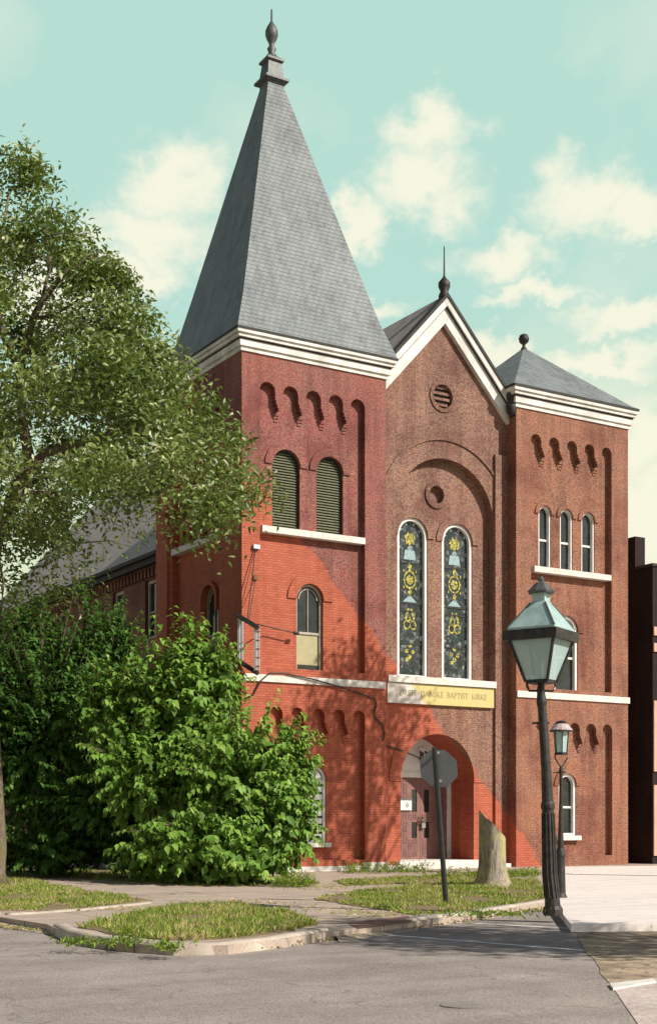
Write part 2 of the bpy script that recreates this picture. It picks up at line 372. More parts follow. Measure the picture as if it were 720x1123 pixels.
# windows ---------------------------------------------------------------
def window(T, u0, u1, z0, zt, d=.16, style='dark', fw=.07, frame='wood_white', sill=None, arched=True, name='window', jamb=None):
    shp = arch if arched else (lambda a, b, c, e, n=0: rect(a, b, c, e))
    mb = MB(); e = .004
    mb.slab(shp(u0+e, u1-e, z0+e, zt-e), [shp(u0+fw, u1-fw, z0+fw, zt-fw)], d+(.03 if style in ('stained', 'sash') and arched else .10), d+.20, frame, T)
    um = (u0+u1)/2; zm = z0+(zt-z0)*.46
    if style in ('sash', 'blind'):
        mb.box((u0+fw, d+.12, zm-.035), (u1-fw, d+.19, zm+.035), frame, T)
        if style == 'blind': mb.box((um-.012, d+.13, zm), (um+.012, d+.18, zt-fw-.02), frame, T); mb.slab(archring(u0+fw+.09, u1-fw-.09, zt-fw-.09, .03), [], d+.12, d+.17, frame, T)
    o = mb.build(name, church)
    p = MB()
    if style == 'louvre':
        k = int((zt-z0)/.085)
        for i in range(k):
            z = z0+.06+i*.085; r = (u1-u0)/2; zs = zt-r
            hw = r-fw
            if z > zs: hw = math.sqrt(max(0, (r-fw)**2-(z-zs)**2))
            if hw < .05: continue
            c = um
            p.add([T(Vector(v)) for v in ((c-hw, d+.11, z), (c+hw, d+.11, z), (c+hw, d+.19, z+.075), (c-hw, d+.19, z+.075), (c-hw, d+.12, z-.015), (c+hw, d+.12, z-.015), (c+hw, d+.20, z+.06), (c-hw, d+.20, z+.06))],
                  [(0,1,2,3),(4,7,6,5),(0,4,5,1),(3,2,6,7),(0,3,7,4),(1,5,6,2)], 'louvre')
        p.slab(shp(u0+fw-.002, u1-fw+.002, z0+fw, zt-fw), [], d+.24, d+.26, 'black', T)
        p.build('louvre', o)
    else:
        p.slab(shp(u0+fw-.004, u1-fw+.004, z0+fw-.004, zt-fw+.004), [], d+.17, d+.20, 'leaded' if style == 'stained' else 'glass_dark', T)
        if style == 'blind': p.slab(rect(u0+fw, u1-fw, z0+fw+.25, zm-.035), [], d+.162, d+.169, 'shade_cloth', T)
        if style == 'stained': stained(p, u0+fw, u1-fw, z0+fw, zt-fw, d+.165, T)
        if style == 'lace':
            for k in range(9):
                zz = z0+.1+k*.25
                if zz < zt-.35: p.box((u0+fw, d+.15, zz), (u1-fw, d+.168, zz+.17), 'lace', T)
            p.slab(archring(u0+fw+.03, u1-fw-.03, zt-fw-.03, -.22), [], d+.15, d+.168, 'lace', T)
        p.build('pane', o)
    if sill:
        sm = MB(); a, b, h, out = sill
        sm.box((a, -out, z0-h), (b, d+.10, z0), 'stone', T); sm.build('sill', o)
    return o
def stained(p, u0, u1, z0, zt, d, T):
    c = (u0+u1)/2; W = u1-u0; h = zt-z0
    def disc(u, z, r, m, k=.0, sy=1.): p.slab([(u+(x-u), z+(y-z)*sy) for x, y in circle(u, z, r, 20)], [], d-.006-k, d+.002, m, T)
    def ring(u, z, r, w, m, sy=1., k=0.):
        p.slab([(x, z+(y-z)*sy) for x, y in circle(u, z, r, 24)], [[(x, z+(y-z)*sy) for x, y in circle(u, z, r-w, 24)]], d-.008-k, d+.002, m, T)
    def diamond(u, z, a, b, m, k=0.): p.slab([(u, z-b), (u+a, z), (u, z+b), (u-a, z)], [], d-.010-k, d+.002, m, T)
    # leaded border of square lights round the head
    for i in range(9):
        q = PI*(i+.5)/9; r = W/2-.07
        diamond(c+r*math.cos(q), zt-W/2+r*math.sin(q), .06, .06, 'paleglass' if i % 2 else 'glass_dark')
    for k in range(14):
        z = z0+.3+k*.3
        if z < zt-W/2:
            for sd in (-1, 1):
                if k % 2: p.box((c+sd*(W/2-.05)-.035, d-.005, z), (c+sd*(W/2-.05)+.035, d+.002, z+.14), 'paleglass' if k % 3 == 0 else 'louvre', T)
    disc(c, zt-.58, .17, 'amber')
    for i in range(7): q = -PI/2+PI*2*i/7; diamond(c+.17*math.cos(q), zt-.58+.17*math.sin(q), .06, .10, 'amber', .003)
    for sd in (-1, 1): p.slab([(c, zt-.74), (c+sd*.12, zt-.95), (c+sd*.06, zt-.97), (c-sd*.01, zt-.84)], [], d-.006, d+.002, 'paleglass', T)
    p.slab([(c-.24, zt-1.28), (c+.24, zt-1.28), (c+.20, zt-.98), (c+.05, zt-.92), (c-.05, zt-.92), (c-.20, zt-.98)], [], d-.006, d+.002, 'paleglass', T)
    z = zt-1.95
    for sd in (-1, 1):
        for q in (-.28, 0, .28): diamond(c+sd*.25, z+q, .035, .07, 'amber', .004)
    ring(c, z, .25, .05, 'amber', 1.25); disc(c, z, .14, 'amber', .0, 1.2); diamond(c, z+.42, .08, .2, 'amber', .001); diamond(c, z-.42, .08, .17, 'amber', .001)
    p.slab([(c-.28, z-.75), (c+.28, z-.75), (c, z-.5)], [], d-.005, d+.002, 'paleglass', T)
    z = zt-3.25
    for sd in (-1, 1):
        ring(c+sd*.12, z-.22, .14, .045, 'amber', 1.2, .001)
        p.slab([(c+sd*.02, z+.32), (c+sd*.10, z+.34), (c+sd*.22, z-.02), (c+sd*.14, z-.06)], [], d-.007, d+.002, 'amber', T)
    diamond(c, z-.1, .05, .2, 'amber', .003)
    z = zt-4.35
    for a, b in ((0, .2), (-.13, 0), (.13, -.02), (0, -.18), (-.1, -.27)): disc(c+a, z+b, .075, 'amber', .001*a)
    for z in (z0+1.05, z0+2.15, zt-2.75, zt-1.4): p.box((u0, d-.02, z-.02), (u1, d-.011, z+.02), 'groove', T)
for a, b in ((1.17, 2.16), (2.76, 3.75)): window(F0, a, b, 10.62, 13.1, DP, 'louvre', .06, 'black')
window(F0, 2.04, 3.01, 6.16, 9.02, DP, 'blind', .08, 'wood_worn')
lw = window(F0, 2.26, 3.12, .9, 3.32, .16, 'lace', .09, 'wood_white', sill=(2.2, 3.2, .14, -.02))
window(FS, 2.0, 3.0, 6.16, 9.1, DP, 'blind', .08, 'wood_worn')
for i in range(4): window(FS, 1.75+i*.8, 2.2+i*.8, 10.62, 13.0, DP, 'louvre', .04, 'black')
for nm_, a_, b_ in (('sill', (.70, -.035, 10.42), (4.438, DP-.001, 10.62)), ('sill', (-.035, 1.502, 10.42), (DP-.001, 4.948, 10.62)),
                    ('string_course', (.05, -.06, 5.84), (5.2, DP-.001, 6.06)), ('string_course', (-.06, .2, 5.841), (-.001, 5.6, 6.061))):
    st = MB(); st.box(a_, b_, 'stone'); st.build(nm_, church)

# central gabled wall
XC = 7.9
gw = MB()
bigc, bigr = 8.05, 2.03
field = [(6.02, 6.05), (bigc+bigr, 6.05)]+[(bigc+bigr*math.cos(PI*i/30), 11.75+bigr*math.sin(PI*i/30)) for i in range(31)]
field[0] = (bigc-bigr, 6.05)
OUT = [(5.2, 0), (10.62, 0), (10.62, 16.25), (XC, 19.0), (5.2, 16.1)]
door_op = arch(6.20, 9.22, .25, 4.5); ring_lo = (bigc-bigr, bigc+bigr, .25, 5.0)
lowfield = rect(bigc-bigr, bigc+bigr, .2, 5.35)
vent_h = circle(7.9, 15.85, .40)
gw.slab(OUT, [field, vent_h], 0, .22, 'brick_gable', TG)
# the lower field is cut out of the first layer by the entrance only
gw = MB()
gw.slab(OUT, [field, vent_h, door_op], 0, .30, 'brick_gable', TG)
stw = [arch(6.27, 7.50, 6.36, 11.72), arch(8.10, 9.38, 6.36, 11.72)]
med = circle(7.85, 12.60, .30)
gw.slab(rect(5.2, 10.62, 5.3, 14.6), stw+[med], .30, .66, 'brick_gable', TG)
gw.slab(circle(7.85, 12.6, .30), [], .46, .62, 'brick_gable', TG)
for (c, z, r, w) in ((7.9, 15.85, .40, .13), ):
    gw.slab(circle(c, z, r+w), [circle(c, z, r)], -.045, 0, 'brick_gable', TG)
gw.slab(circle(7.85, 12.6, .46), [circle(7.85, 12.6, .30)], .24, .30, 'brick_gable', TG)
gw.slab([(bigc+(bigr+.68)*math.cos(PI*i/36), 11.75+(bigr+.68)*math.sin(PI*i/36)) for i in range(37)][1:-1]+[(bigc+(bigr+.60)*math.cos(PI*i/36), 11.75+(bigr+.60)*math.sin(PI*i/36)) for i in range(36, -1, -1)][1:-1], [], -.05, 0, 'brick_gable', TG)
for a, b in ((6.27, 7.50), (8.10, 9.38)): gw.slab(archring(a, b, 11.72, .25, .02), [], .25, .30, 'brick_gable', TG)
gw.slab(archring(6.20, 9.22, 4.5, .46, .1), [archring(6.3, 9.1, 4.4, .2)] if 0 else [], -.03, 0, 'brick_gable', TG)
gw.box((9.9+.18, .55-.10, .2), (10.62, .549, 14.2), 'brick_gable')   # right pilaster in front of the field
# deep porch: side cheeks, vault and back wall
gw.box((6.0, .852, .2), (6.198, 2.2, 3.2), 'brick_gable'); gw.box((9.224, .852, .2), (9.7, 1.35, 3.2), 'brick_gable')
gw.box((9.345, 1.352, .2), (9.7, 2.2, 3.2), 'brick_gable')
gw.slab(archring(6.20, 9.22, 4.5, .2, 0), [], .302, 1.65, 'brick_gable', TG)
gw.build('gable_wall', church)

vt = MB(); vt.slab(circle(7.9, 15.85, .40), [], .14, .2, 'black', TG)
for k in range(4):
    z = -.30+k*.19; hw = math.sqrt(.40**2-z*z)*.96
    vt.box((7.9-hw, .55+.06, 15.85+z), (7.9+hw, .55+.13, 15.85+z+.09), 'brick_gable')
vt.build('round_vent', church)
for a, b in ((6.27, 7.50), (8.10, 9.38)): window(TG, a, b, 6.36, 11.72, .30, 'stained', .10, 'wood_white')
ss = MB(); ss.box((5.6, .36, 6.14), (bigc+bigr-.02, .849, 6.36), 'stone'); ss.build('sill', church)

# inscription band, yellowed on the unpainted side
m, nt, b = newmat('inscription stone'); s = xyz(nt); msk = paint_mask(nt, s)
L(nt, mixc(nt, msk, mixc(nt, noise(nt, 9, 5), (.62, .54, .22), (.48, .38, .16)), (.66, .60, .54)), b.inputs['Base Color']); b.inputs['Roughness'].default_value = .85
M['inscription'] = m
ins = MB(); ins.box((5.6, .43, 5.46), (10.0, .56, 6.12), 'inscription'); inso = ins.build('inscription_band', church)
M['letter'] = plain('worn carved lettering', (.30, .23, .12), (.46, .38, .19), 9, .9)
def text_mesh(body):
    cu = bpy.data.curves.new('t', 'FONT'); cu.body = body; cu.size = .36; cu.extrude = .006; cu.align_y = 'CENTER'
    to = bpy.data.objects.new('t', cu); col.objects.link(to)
    me = bpy.data.meshes.new_from_object(to.evaluated_get(bpy.context.evaluated_depsgraph_get())); bpy.data.objects.remove(to)
    return me
cur = 5.93
for wd in ('FØRSTE', 'DANSKE', 'BAPTIST', 'KIRKE'):
    me = text_mesh(wd); w_ = max(v.co.x for v in me.vertices)*.68
    for v in me.vertices: v.co = Vector((v.co.x*.68+cur, .428-v.co.z, v.co.y*.78+5.80))
    cur += w_+.15; me.materials.append(M['letter']); me.name = 'lettering'; link(bpy.data.objects.new('lettering', me), inso)
print('lettering ends', cur)

# gable rakes (white barge boards), roof and finial
def rake(sg, xe):
    mb = MB()
    zc = 19.25; k = 1.09
    for (o0, o1, y0, y1, m) in ((0, .14, .22, .62, 'groove'), (.14, .42, .26, .62, 'cornice'), (.42, .47, .32, .62, 'groove'), (.47, .98, .38, .62, 'cornice')):
        pts = [(XC, zc-o0), (XC, zc-o1), (xe, zc-o1-k*abs(xe-XC)), (xe, zc-o0-k*abs(xe-XC))]
        mb.slab(pts, [], y0, y1, m, Tfront(0))
    return mb.build('barge_board', church)
rake(-1, 5.3); rake(1, 10.66)
bl = MB(); bl.lathe([(.08, -.4), (.17, -.28), (.2, -.05), (.14, .1), (.18, .2), (.18, .36), (.09, .46), (0, .5)], 'iron', (10.55, .15, 15.9), 10); bl.build('bracket', church, True)
def roofz(x): return 19.22-1.09*abs(x-XC)
rf = MB()
for sg, xe in ((-1, .42), (1, 15.4)):
    z1 = roofz(xe)
    vs = [(XC, .5, 19.22), (XC, 27, 19.22), (xe, 27, z1), (xe, 6.02 if sg < 0 else 5.5, z1), (xe+(-sg)*4.95, 6.02 if sg < 0 else 5.5, roofz(xe-sg*4.95)), (xe-sg*4.95, .5, roofz(xe-sg*4.95))]
    vs += [(x, y, z-.16) for x, y, z in vs]
    n = 6
    rf.add(vs, [tuple(range(n)), tuple(reversed(range(n, 2*n)))]+[(i, (i+1) % n, (i+1) % n+n, i+n) for i in range(n)], 'shingle')
rfo = rf.build('roof', church)
gt = MB(); gt.box((.28, 6.03, 10.86), (.44, 27, 10.99), 'groove'); gt.box((.44, 6.03, 10.66), (.62, 26.9, 10.86), 'groove'); gt.build('gutter', rfo)
fi = MB(); fi.lathe([(.16, -.15), (.2, .05), (.13, .2), (.2, .35), (.2, .5), (.1, .62), (.05, .68), (.03, .75), (.02, 1.7), (0, 1.75)], 'iron', (XC, .45, 19.15), 12); fi.build('finial', church, True)

# nave flank behind the tower
nv = MB(); TN = Tside(.8)
wins = [rect(7.9+i*3.0, 8.95+i*3.0, 8.1, 10.25) for i in range(6)]
nv.slab(rect(6.02, 26.8, 0, 10.95), wins, 0, .3, 'brick_nave', TN)
for k in range(66):
    u = 6.2+k*.31; nv.box((u, -.10, 10.30), (u+.16, -.002, 10.62), 'brick_nave', TN)
nv.box((6.02, -.12, 10.62), (26.8, -.002, 10.84), 'brick_nave', TN)
nv.box((.8, 26.8, 0), (15., 27., 10.9), 'brick_nave'); nv.box((14.9, 6, 0), (15.2, 26.8, 10.9), 'brick_nave')
nv.add([(.8, 26.9, 10.9), (15.2, 26.9, 10.9), (XC, 26.9, 19.0)], [(0, 1, 2)], 'brick_nave')
nv.build('nave_wall', church)
for i in range(6): window(TN, 7.9+i*3.0, 8.95+i*3.0, 8.1, 10.25, .02, 'sash', .13, 'wood_worn', arched=False)

# right tower
RT = 15.85
rw = MB(); TR = Tfront(0.)
upr = scallop(11.28, 15.02, 6.2, 15.0, 5, .36, .5); lor = scallop(11.5, 15.05, .35, 5.05, 5, .30, .5)
rw.slab(rect(10.62, 15.82, 0, RT), [upr, lor], 0, DP, 'brick_right', TR)
w3 = [(11.80, 12.36), (12.78, 13.36), (13.78, 14.40)]
rw.slab(rect(10.62, 15.82, 0, RT), [arch(a, b, 10.42, 12.62) for a, b in w3]+[arch(12.5, 13.6, 6.1, 8.85), arch(12.72, 13.52, 1.06, 3.25)], DP, .5, 'brick_right', TR)
stepped_corbels(rw, 11.28, 15.02, 15.0, 5, .36, .5, 'brick_right', TR, DP); stepped_corbels(rw, 11.5, 15.05, 5.05, 5, .30, .5, 'brick_right', TR, DP)
for a, b in w3: rw.slab(archring(a, b, 12.62, .17, .02), [], DP-.05, DP, 'brick_right', TR)
rw.slab(archring(12.5, 13.6, 8.85, .24, .02), [], DP-.05, DP, 'brick_right', TR); rw.slab(archring(12.72, 13.52, 3.25, .22, .02), [], DP-.05, DP, 'brick_right', TR)
rw.box((10.62, .502, 0), (10.9, 5.4, RT), 'brick_right'); rw.box((15.5, .502, 0), (15.82, 5.4, RT), 'brick_right'); rw.box((10.9, 5.1, 0), (15.5, 5.4, RT), 'brick_right')
rw.build('tower_wall', church)
cornice('cornice', 10.62, 0, 15.82, 5.4, RT, 16.5, None)
for a, b in w3: window(TR, a, b, 10.42, 12.62, DP, 'sash', .06, 'wood_white')
window(TR, 12.5, 13.6, 6.1, 8.85, DP, 'sash', .10, 'wood_white'); window(TR, 12.72, 13.52, 1.06, 3.25, DP, 'sash', .09, 'wood_white', sill=(12.62, 13.62, .16, -.03))
st = MB(); st.box((11.40, -.05, 10.22), (14.97, DP-.001, 10.42), 'stone'); st.build('sill', church)
st = MB(); st.box((10.64, -.06, 5.84), (15.86, DP-.001, 6.06), 'stone'); st.build('string_course', church)
tr = MB(); sq(tr, [(2.92, 3.0, 16.5), (2.72, 2.8, 16.62), (.05, .05, 19.05)], 'slate', 13.2, 2.7)
tro = tr.build('tower_roof', church)
tf = MB(); tf.lathe([(.1, -.1), (.12, .05), (.06, .12), (.06, .2), (.17, .3), (.2, .42), (.15, .55), (0, .62)], 'iron', (13.2, 2.7, 19.0), 12); tf.build('finial', tro, True)

# entrance: door leaves, fanlight, frame, threshold
dm = MB(); TD = Tfront(0)
dy = 2.05
dm.box((9.17, dy-.06, .25), (9.34, dy+.08, 3.08), 'wood_white'); dm.box((6.3, dy-.05, 3.08), (9.34, dy+.08, 3.26), 'wood_white')
dm.build('door_frame', church)
tp = MB(); tp.slab(arch(6.75, 9.38, 3.2, 4.55), [], dy+.02, dy+.06, 'plaster', TD); tp.build('tympanum', church)
jb = MB(); jb.box((9.01, dy-.03, .25), (9.165, dy+.06, 3.08), 'door'); jb.build('door_jamb', church)
for i, (a, b) in enumerate(((7.06, 8.05), (8.06, 9.0))):
    lf = MB(); hd = (7.69, 7.91) if i == 0 else (8.21, 8.43)
    
    lf.slab(rect(a, b, .27, 3.07), [rect(hd[0], hd[1], .27+.72, .27+1.27), rect(hd[0], hd[1], .27+1.62, .27+2.4)], dy, dy+.06, 'door', TD)
    # carved basket-weave blocks
    zz = .36; row = 0
    while zz < 2.95:
        u = a+.06; cc = 0
        while u < b-.2:
            if not (hd[0]-.22 < u < hd[1] and (.9 < zz < 1.6 or 1.75 < zz < 2.75)):
                for q in range(3):
                    if (row+cc) % 2: lf.box((u+q*.065, dy-.014, zz), (u+q*.065+.042, dy-.0, zz+.19), 'door')
                    else: lf.box((u, dy-.014, zz+q*.065), (u+.19, dy-.0, zz+q*.065+.042), 'door')
            u += .215; cc += 1
        zz += .215; row += 1
    lo_ = lf.build('door', church)
    g = MB(); g.box((hd[0], dy+.03, .99), (hd[1], dy+.05, 1.54), 'glass_dark'); g.box((hd[0], dy+.03, 1.89), (hd[1], dy+.05, 2.67), 'glass_dark'); g.build('pane', lo_)
    hb = MB(); x = 7.98 if i == 0 else 8.13; hb.tube([(x, dy-.01, 1.45), (x, dy-.07, 1.48), (x, dy-.07, 1.68), (x, dy-.01, 1.72)], .018, 'rust', 6); hb.build('handle', lo_)
th = MB()
th.box((5.3, .0, 0), (10.4, .545, .13), 'stone'); th.box((6.0, .30, .13), (9.8, 2.2, .26), 'stone'); th.build('threshold', church)
inn = MB(); inn.box((5.4, 2.2, 0), (10.5, 2.4, 5.5), 'black'); inn.build('back_panel', church)

# things fixed to the church
pk = MB(); px_, pz = 8.12, 1.42
pk.tube([(px_-.05, dy-.09, pz+.09), (px_-.045, dy-.09, pz+.17), (px_, dy-.09, pz+.2), (px_+.045, dy-.09, pz+.17), (px_+.05, dy-.09, pz+.09)], .014, 'steelbright', 6)
pk.box((px_-.075, dy-.12, pz-.08), (px_+.075, dy-.06, pz+.09), 'steelbright')
pk.tube([(px_-.12, dy-.07, pz+.2), (px_-.02, dy-.1, pz+.14), (px_+.12, dy-.07, pz+.22)], .02, 'iron', 6)
tag(pk.build('padlock'), 'steel padlock and chain hanging between the two brown church doors', 'padlock')
nb = MB(); nb.box((7.16, dy-.08, 1.95), (7.64, dy-.018, 2.30), 'wood_white'); nb.box((7.14, dy-.10, 2.30), (7.66, dy-.016, 2.34), 'galv')
nbo = nb.build('door_notice'); tag(nbo, 'small white notice box on the left church door', 'notice')
dd = MB(); dd.slab([(7.45, 2.04), (7.53, 2.12), (7.45, 2.20), (7.37, 2.12)], [[(7.45, 2.08), (7.41, 2.12), (7.45, 2.16), (7.49, 2.12)]], dy-.086, dy-.081, 'galv', TD); dd.build('emblem', nbo)
fl = MB(); c = Vector((8.12, dy-.1, 3.98))
fl.box((c.x-.16, dy-.06, c.z-.02), (c.x+.16, dy+.015, c.z+.14), 'plaster')
for sg in (-1, 1):
    fl.tube([(c.x+sg*.1, dy-.06, c.z), (c.x+sg*.16, dy-.2, c.z-.1), (c.x+sg*.24, dy-.34, c.z-.24)], [.035, .06, .09], 'galv', 10)
flo = fl.build('flood_light'); tag(flo, 'twin grey flood light on the white panel above the church doors', 'flood light')

# empty sign frame hanging at the tower corner
sf = empty('sign_frame', (-.3, -.35, 6.2)); tag(sf, 'empty white metal sign box frame hanging off the red tower corner', 'sign frame')
def swp(o, parent): o.parent = parent; o.matrix_parent_inverse = Matrix.Translation(parent.location).inverted(); return o
A_ = at(262, 677, 41.0); B_ = at(280, 688, 40.4); dz = Vector((0, 0, 1.28))
for P in (A_, B_):
    fm = MB(); fm.tube([P, P-dz], .05, 'alu', 4)
    fm.tube([P+Vector((.10, -.02, 0)), P-dz+Vector((.10, -.02, 0))], .035, 'alu', 4)
    if P is B_:
        for k in range(5): fm.tube([B_-dz*(.1+.2*k)+Vector((0, -.05, 0)), B_-dz*(.1+.2*k)+Vector((.11, -.05, .0))], .02, 'rust', 4)
    swp(fm.build('upright'), sf)
for z, e, nm_ in ((.03, .08, 'top_rail'), (-1.32, .06, 'bottom_rail')):
    tpb = MB(); P, Q = A_+Vector((0, 0, z)), B_+Vector((0, 0, z)); dr = (Q-P).normalized()
    tpb.tube([P-dr*e, Q+dr*.12], .075, 'iron', 4); swp(tpb.build(nm_), sf)
br_ = MB()
br_.tube([A_-dz+Vector((0, 0, -.06)), Vector((.15, 0, 5.95))], .035, 'rust', 6)
br_.tube([(A_+B_)/2+Vector((0, 0, .05)), Vector((.44, -.06, 9.9))], .016, 'iron', 6); br_.tube([(A_+B_)/2+Vector((.05, 0, .05)), Vector((.45, -.04, 8.95))], .012, 'iron', 6)
br_.tube([A_+Vector((0, 0, .05)), Vector((.44, -.04, 9.88))], .009, 'iron', 5)
br_.box((.36, -.10, 9.86), (.58, 0, 9.98), 'alu'); br_.box((.38, -.06, 8.92), (.52, 0, 9.06), 'rust')
swp(br_.build('bracket'), sf)
cb = MB()
def cab(pts, r=.022): cb.tube(pts, r, 'cable', 6)
P3 = lambda x, z, y=-.05: (x, y, z)
cab([P3(.05, 5.55), P3(.2, 5.35), P3(.35, 5.4), P3(.6, 5.85, -.1), P3(.9, 6.1, -.1), P3(1.4, 6.12, -.1), P3(2.4, 6.0, -.12), P3(3.4, 5.82, -.1), P3(4.3, 5.62), P3(4.78, 5.5), P3(4.86, 5.3), P3(4.76, 5.1), P3(4.8, 4.9), P3(5.1, 4.65), P3(5.16, 4.4), P3(5.12, 4.2), (5.4, .5, 4.1), (6.2, .5, 3.9), (7.5, 1.4, 3.75), (8.08, 1.95, 3.6), (8.12, 1.97, 3.95)], .024)
cab([B_+Vector((.05, 0, .1)), P3(1.0, 7.5), P3(1.86, 7.39)], .018)
cab([P3(1.8, 7.39), P3(1.95, 7.40)], .06)
tag(cb.build('cable'), 'black cable sagging along the stone band of the red tower', 'cable')

# ------------------------------------------------------------------ neighbouring dark house on the right
nh = tag(empty('brick_house', (17.0, -.05, 0)), 'brick house coloured dark for shade at the right edge, close beside the church', 'house')
T17 = Tside(17.)
hw_ = MB()
hw_.box((17., .0, 0), (17.3, 14, 10.95), 'brick_shaded')
hw_.box((17., .85, 10.95), (17.5, 3.2, 12.2), 'brick_shaded')
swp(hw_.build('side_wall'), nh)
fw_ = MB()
fw_.slab(rect(17.0, 25, 0, 10.95), [rect(18.0+i*2.4, 19.2+i*2.4, z, z+2) for i in range(3) for z in (1.2, 4.6, 7.8)], -.05, .0, 'brick_shaded', Tfront(0.)); 
swp(fw_.build('front_wall'), nh)
M['pinkstone'] = plain('salmon pink cut stone', (.60, .36, .27), (.5, .3, .23), 4, .8)
for z in (.3, 3.4, 7.8, 8.4):
    q = MB(); q.box((17.02, -.11, z), (17.5, -.052, z+(.32 if z > 5 else 2.6)), 'pinkstone'); swp(q.build('quoin'), nh)
q = MB(); q.slab([(-.1, 16.95), (.84, 16.95), (.84, 17.51), (3.21, 17.51), (3.21, 16.95), (14, 16.95), (14, 25.1), (-.1, 25.1)], [], 10.951, 11.05, 'groove', lambda v: Vector((v.z, v.x, v.y))); swp(q.build('roof'), nh)
for i in range(3):
    for z in (1.2, 4.6, 7.8):
        q = MB(); q.slab(rect(18.0+i*2.4, 19.2+i*2.4, z, z+2), [rect(18.1+i*2.4, 19.1+i*2.4, z+.1, z+1.9)], -.04, .1, 'wood_white', Tfront(0.)); o = swp(q.build('window'), nh)
        q = MB(); q.box((18.1+i*2.4, .0, z+.1), (19.1+i*2.4, .04, z+1.9), 'glass_dark'); q.build('pane', o)

# ------------------------------------------------------------------ ground
def gmat(name, stops, scale, st=.4, joints=None, rough=.9, fine=60, cracks=0., speck=None):
    m, nt, b = newmat(name)
    c = ramp(nt, noise(nt, scale, 8, .68), stops)
    f2 = noise(nt, fine, 3, .7)
    c = mixc(nt, .75, c, ramp(nt, f2, [(.3, (.3, .3, .3)), (.7, (.68, .68, .68))]), 'OVERLAY')
    g3 = nt.nodes.new('ShaderNodeNewGeometry'); m3 = nt.nodes.new('ShaderNodeMapping'); L(nt, g3.outputs['Position'], m3.inputs[0]); m3.inputs['Rotation'].default_value = (0, 0, -R(31)); m3.inputs['Scale'].default_value = (.16, 1.2, 1)
    c = mixc(nt, .5, c, ramp(nt, noise(nt, 1.1, 6, .65, m3.outputs[0]), [(.36, (.74, .73, .72)), (.5, (1, 1, 1)), (.66, (1.1, 1.09, 1.07))]), 'MULTIPLY')
    if speck: c = mixc(nt, ramp(nt, noise(nt, speck[0], 3, .7), [(speck[1], (0, 0, 0)), (speck[1]+.05, (1, 1, 1))]), c, speck[2])
    if cracks:
        v = nt.nodes.new('ShaderNodeTexVoronoi'); v.feature = 'DISTANCE_TO_EDGE'; v.inputs['Scale'].default_value = cracks
        g = nt.nodes.new('ShaderNodeNewGeometry'); nz = nt.nodes.new('ShaderNodeTexNoise'); nz.inputs['Scale'].default_value = 1.2; L(nt, g.outputs['Position'], nz.inputs['Vector'])
        va = nt.nodes.new('ShaderNodeVectorMath'); va.operation = 'MULTIPLY_ADD'; L(nt, nz.outputs['Color'], va.inputs[0]); va.inputs[1].default_value = (1.6, 1.6, 0); L(nt, g.outputs['Position'], va.inputs[2])
        L(nt, va.outputs[0], v.inputs['Vector'])
        k = ramp(nt, v.outputs['Distance'], [(0., (1, 1, 1)), (.012, (0, 0, 0))])
        k = math_(nt, 'MULTIPLY', k, ramp(nt, noise(nt, .35, 2), [(.42, (0, 0, 0)), (.56, (1, 1, 1))]))
        c = mixc(nt, math_(nt, 'MULTIPLY', k, .5), c, (.05, .045, .04))
    if joints:
        s = xyz(nt); ks = None
        for ax_, stp in joints:
            fr = math_(nt, 'FRACT', math_(nt, 'DIVIDE', s[ax_], stp)); d = math_(nt, 'LESS_THAN', fr, .035/stp)
            ks = d if ks is None else math_(nt, 'MAXIMUM', ks, d)
        c = mixc(nt, math_(nt, 'MULTIPLY', ks, .7), c, (.10, .085, .06))
    L(nt, c, b.inputs['Base Color']); b.inputs['Roughness'].default_value = rough; b.inputs['Specular IOR Level'].default_value = .2
    bump(nt, b, f2, st, .02)
    return m
M['asphalt'] = gmat('weathered grey asphalt', [(.3, (.25, .212, .19)), (.5, (.32, .272, .243)), (.7, (.39, .335, .30))], .7, .7, None, .85, 38, .6, (26., .62, (.12, .105, .095)))
M['walk'] = gmat('old pinkish concrete walk', [(.3, (.37, .29, .235)), (.55, (.46, .37, .30)), (.75, (.32, .255, .20))], 1.1, .4, [(0, 1.55), (1, 1.55)], .9, 50, .3)
M['earth'] = gmat('soil under grass', [(.3, (.17, .13, .07)), (.5, (.26, .19, .11)), (.7, (.12, .12, .045))], 3, .6)
M['farground'] = gmat('distant ground', [(.3, (.08, .10, .04)), (.7, (.14, .13, .07))], .3, .4)
M['paleground'] = gmat('pale dusty paving', [(.3, (.66, .59, .53)), (.5, (.78, .71, .66)), (.7, (.68, .60, .54))], 1.6, .5, None, .9, 30, 0, (6., .66, (.36, .32, .28)))
M['dirt'] = gmat('sandy dirt roadway', [(.34, (.15, .12, .09)), (.44, (.20, .155, .115)), (.52, (.42, .32, .22)), (.7, (.50, .38, .27))], .42, .6, None, .95, 22, 0, (5., .63, (.10, .08, .06)))
M['pinkroad'] = gmat('pink macadam', [(.3, (.46, .37, .33)), (.7, (.58, .50, .45))], 1.2, .5, None, .95, 22)
M['paintline'] = gmat('worn white road paint', [(.35, (.45, .43, .41)), (.48, (.80, .79, .78))], 8, .3)
M['tactile'] = gmat('faded red tactile paving', [(.3, (.30, .15, .13)), (.7, (.38, .22, .19))], 3, .5, [(0, .12), (1, .12)])
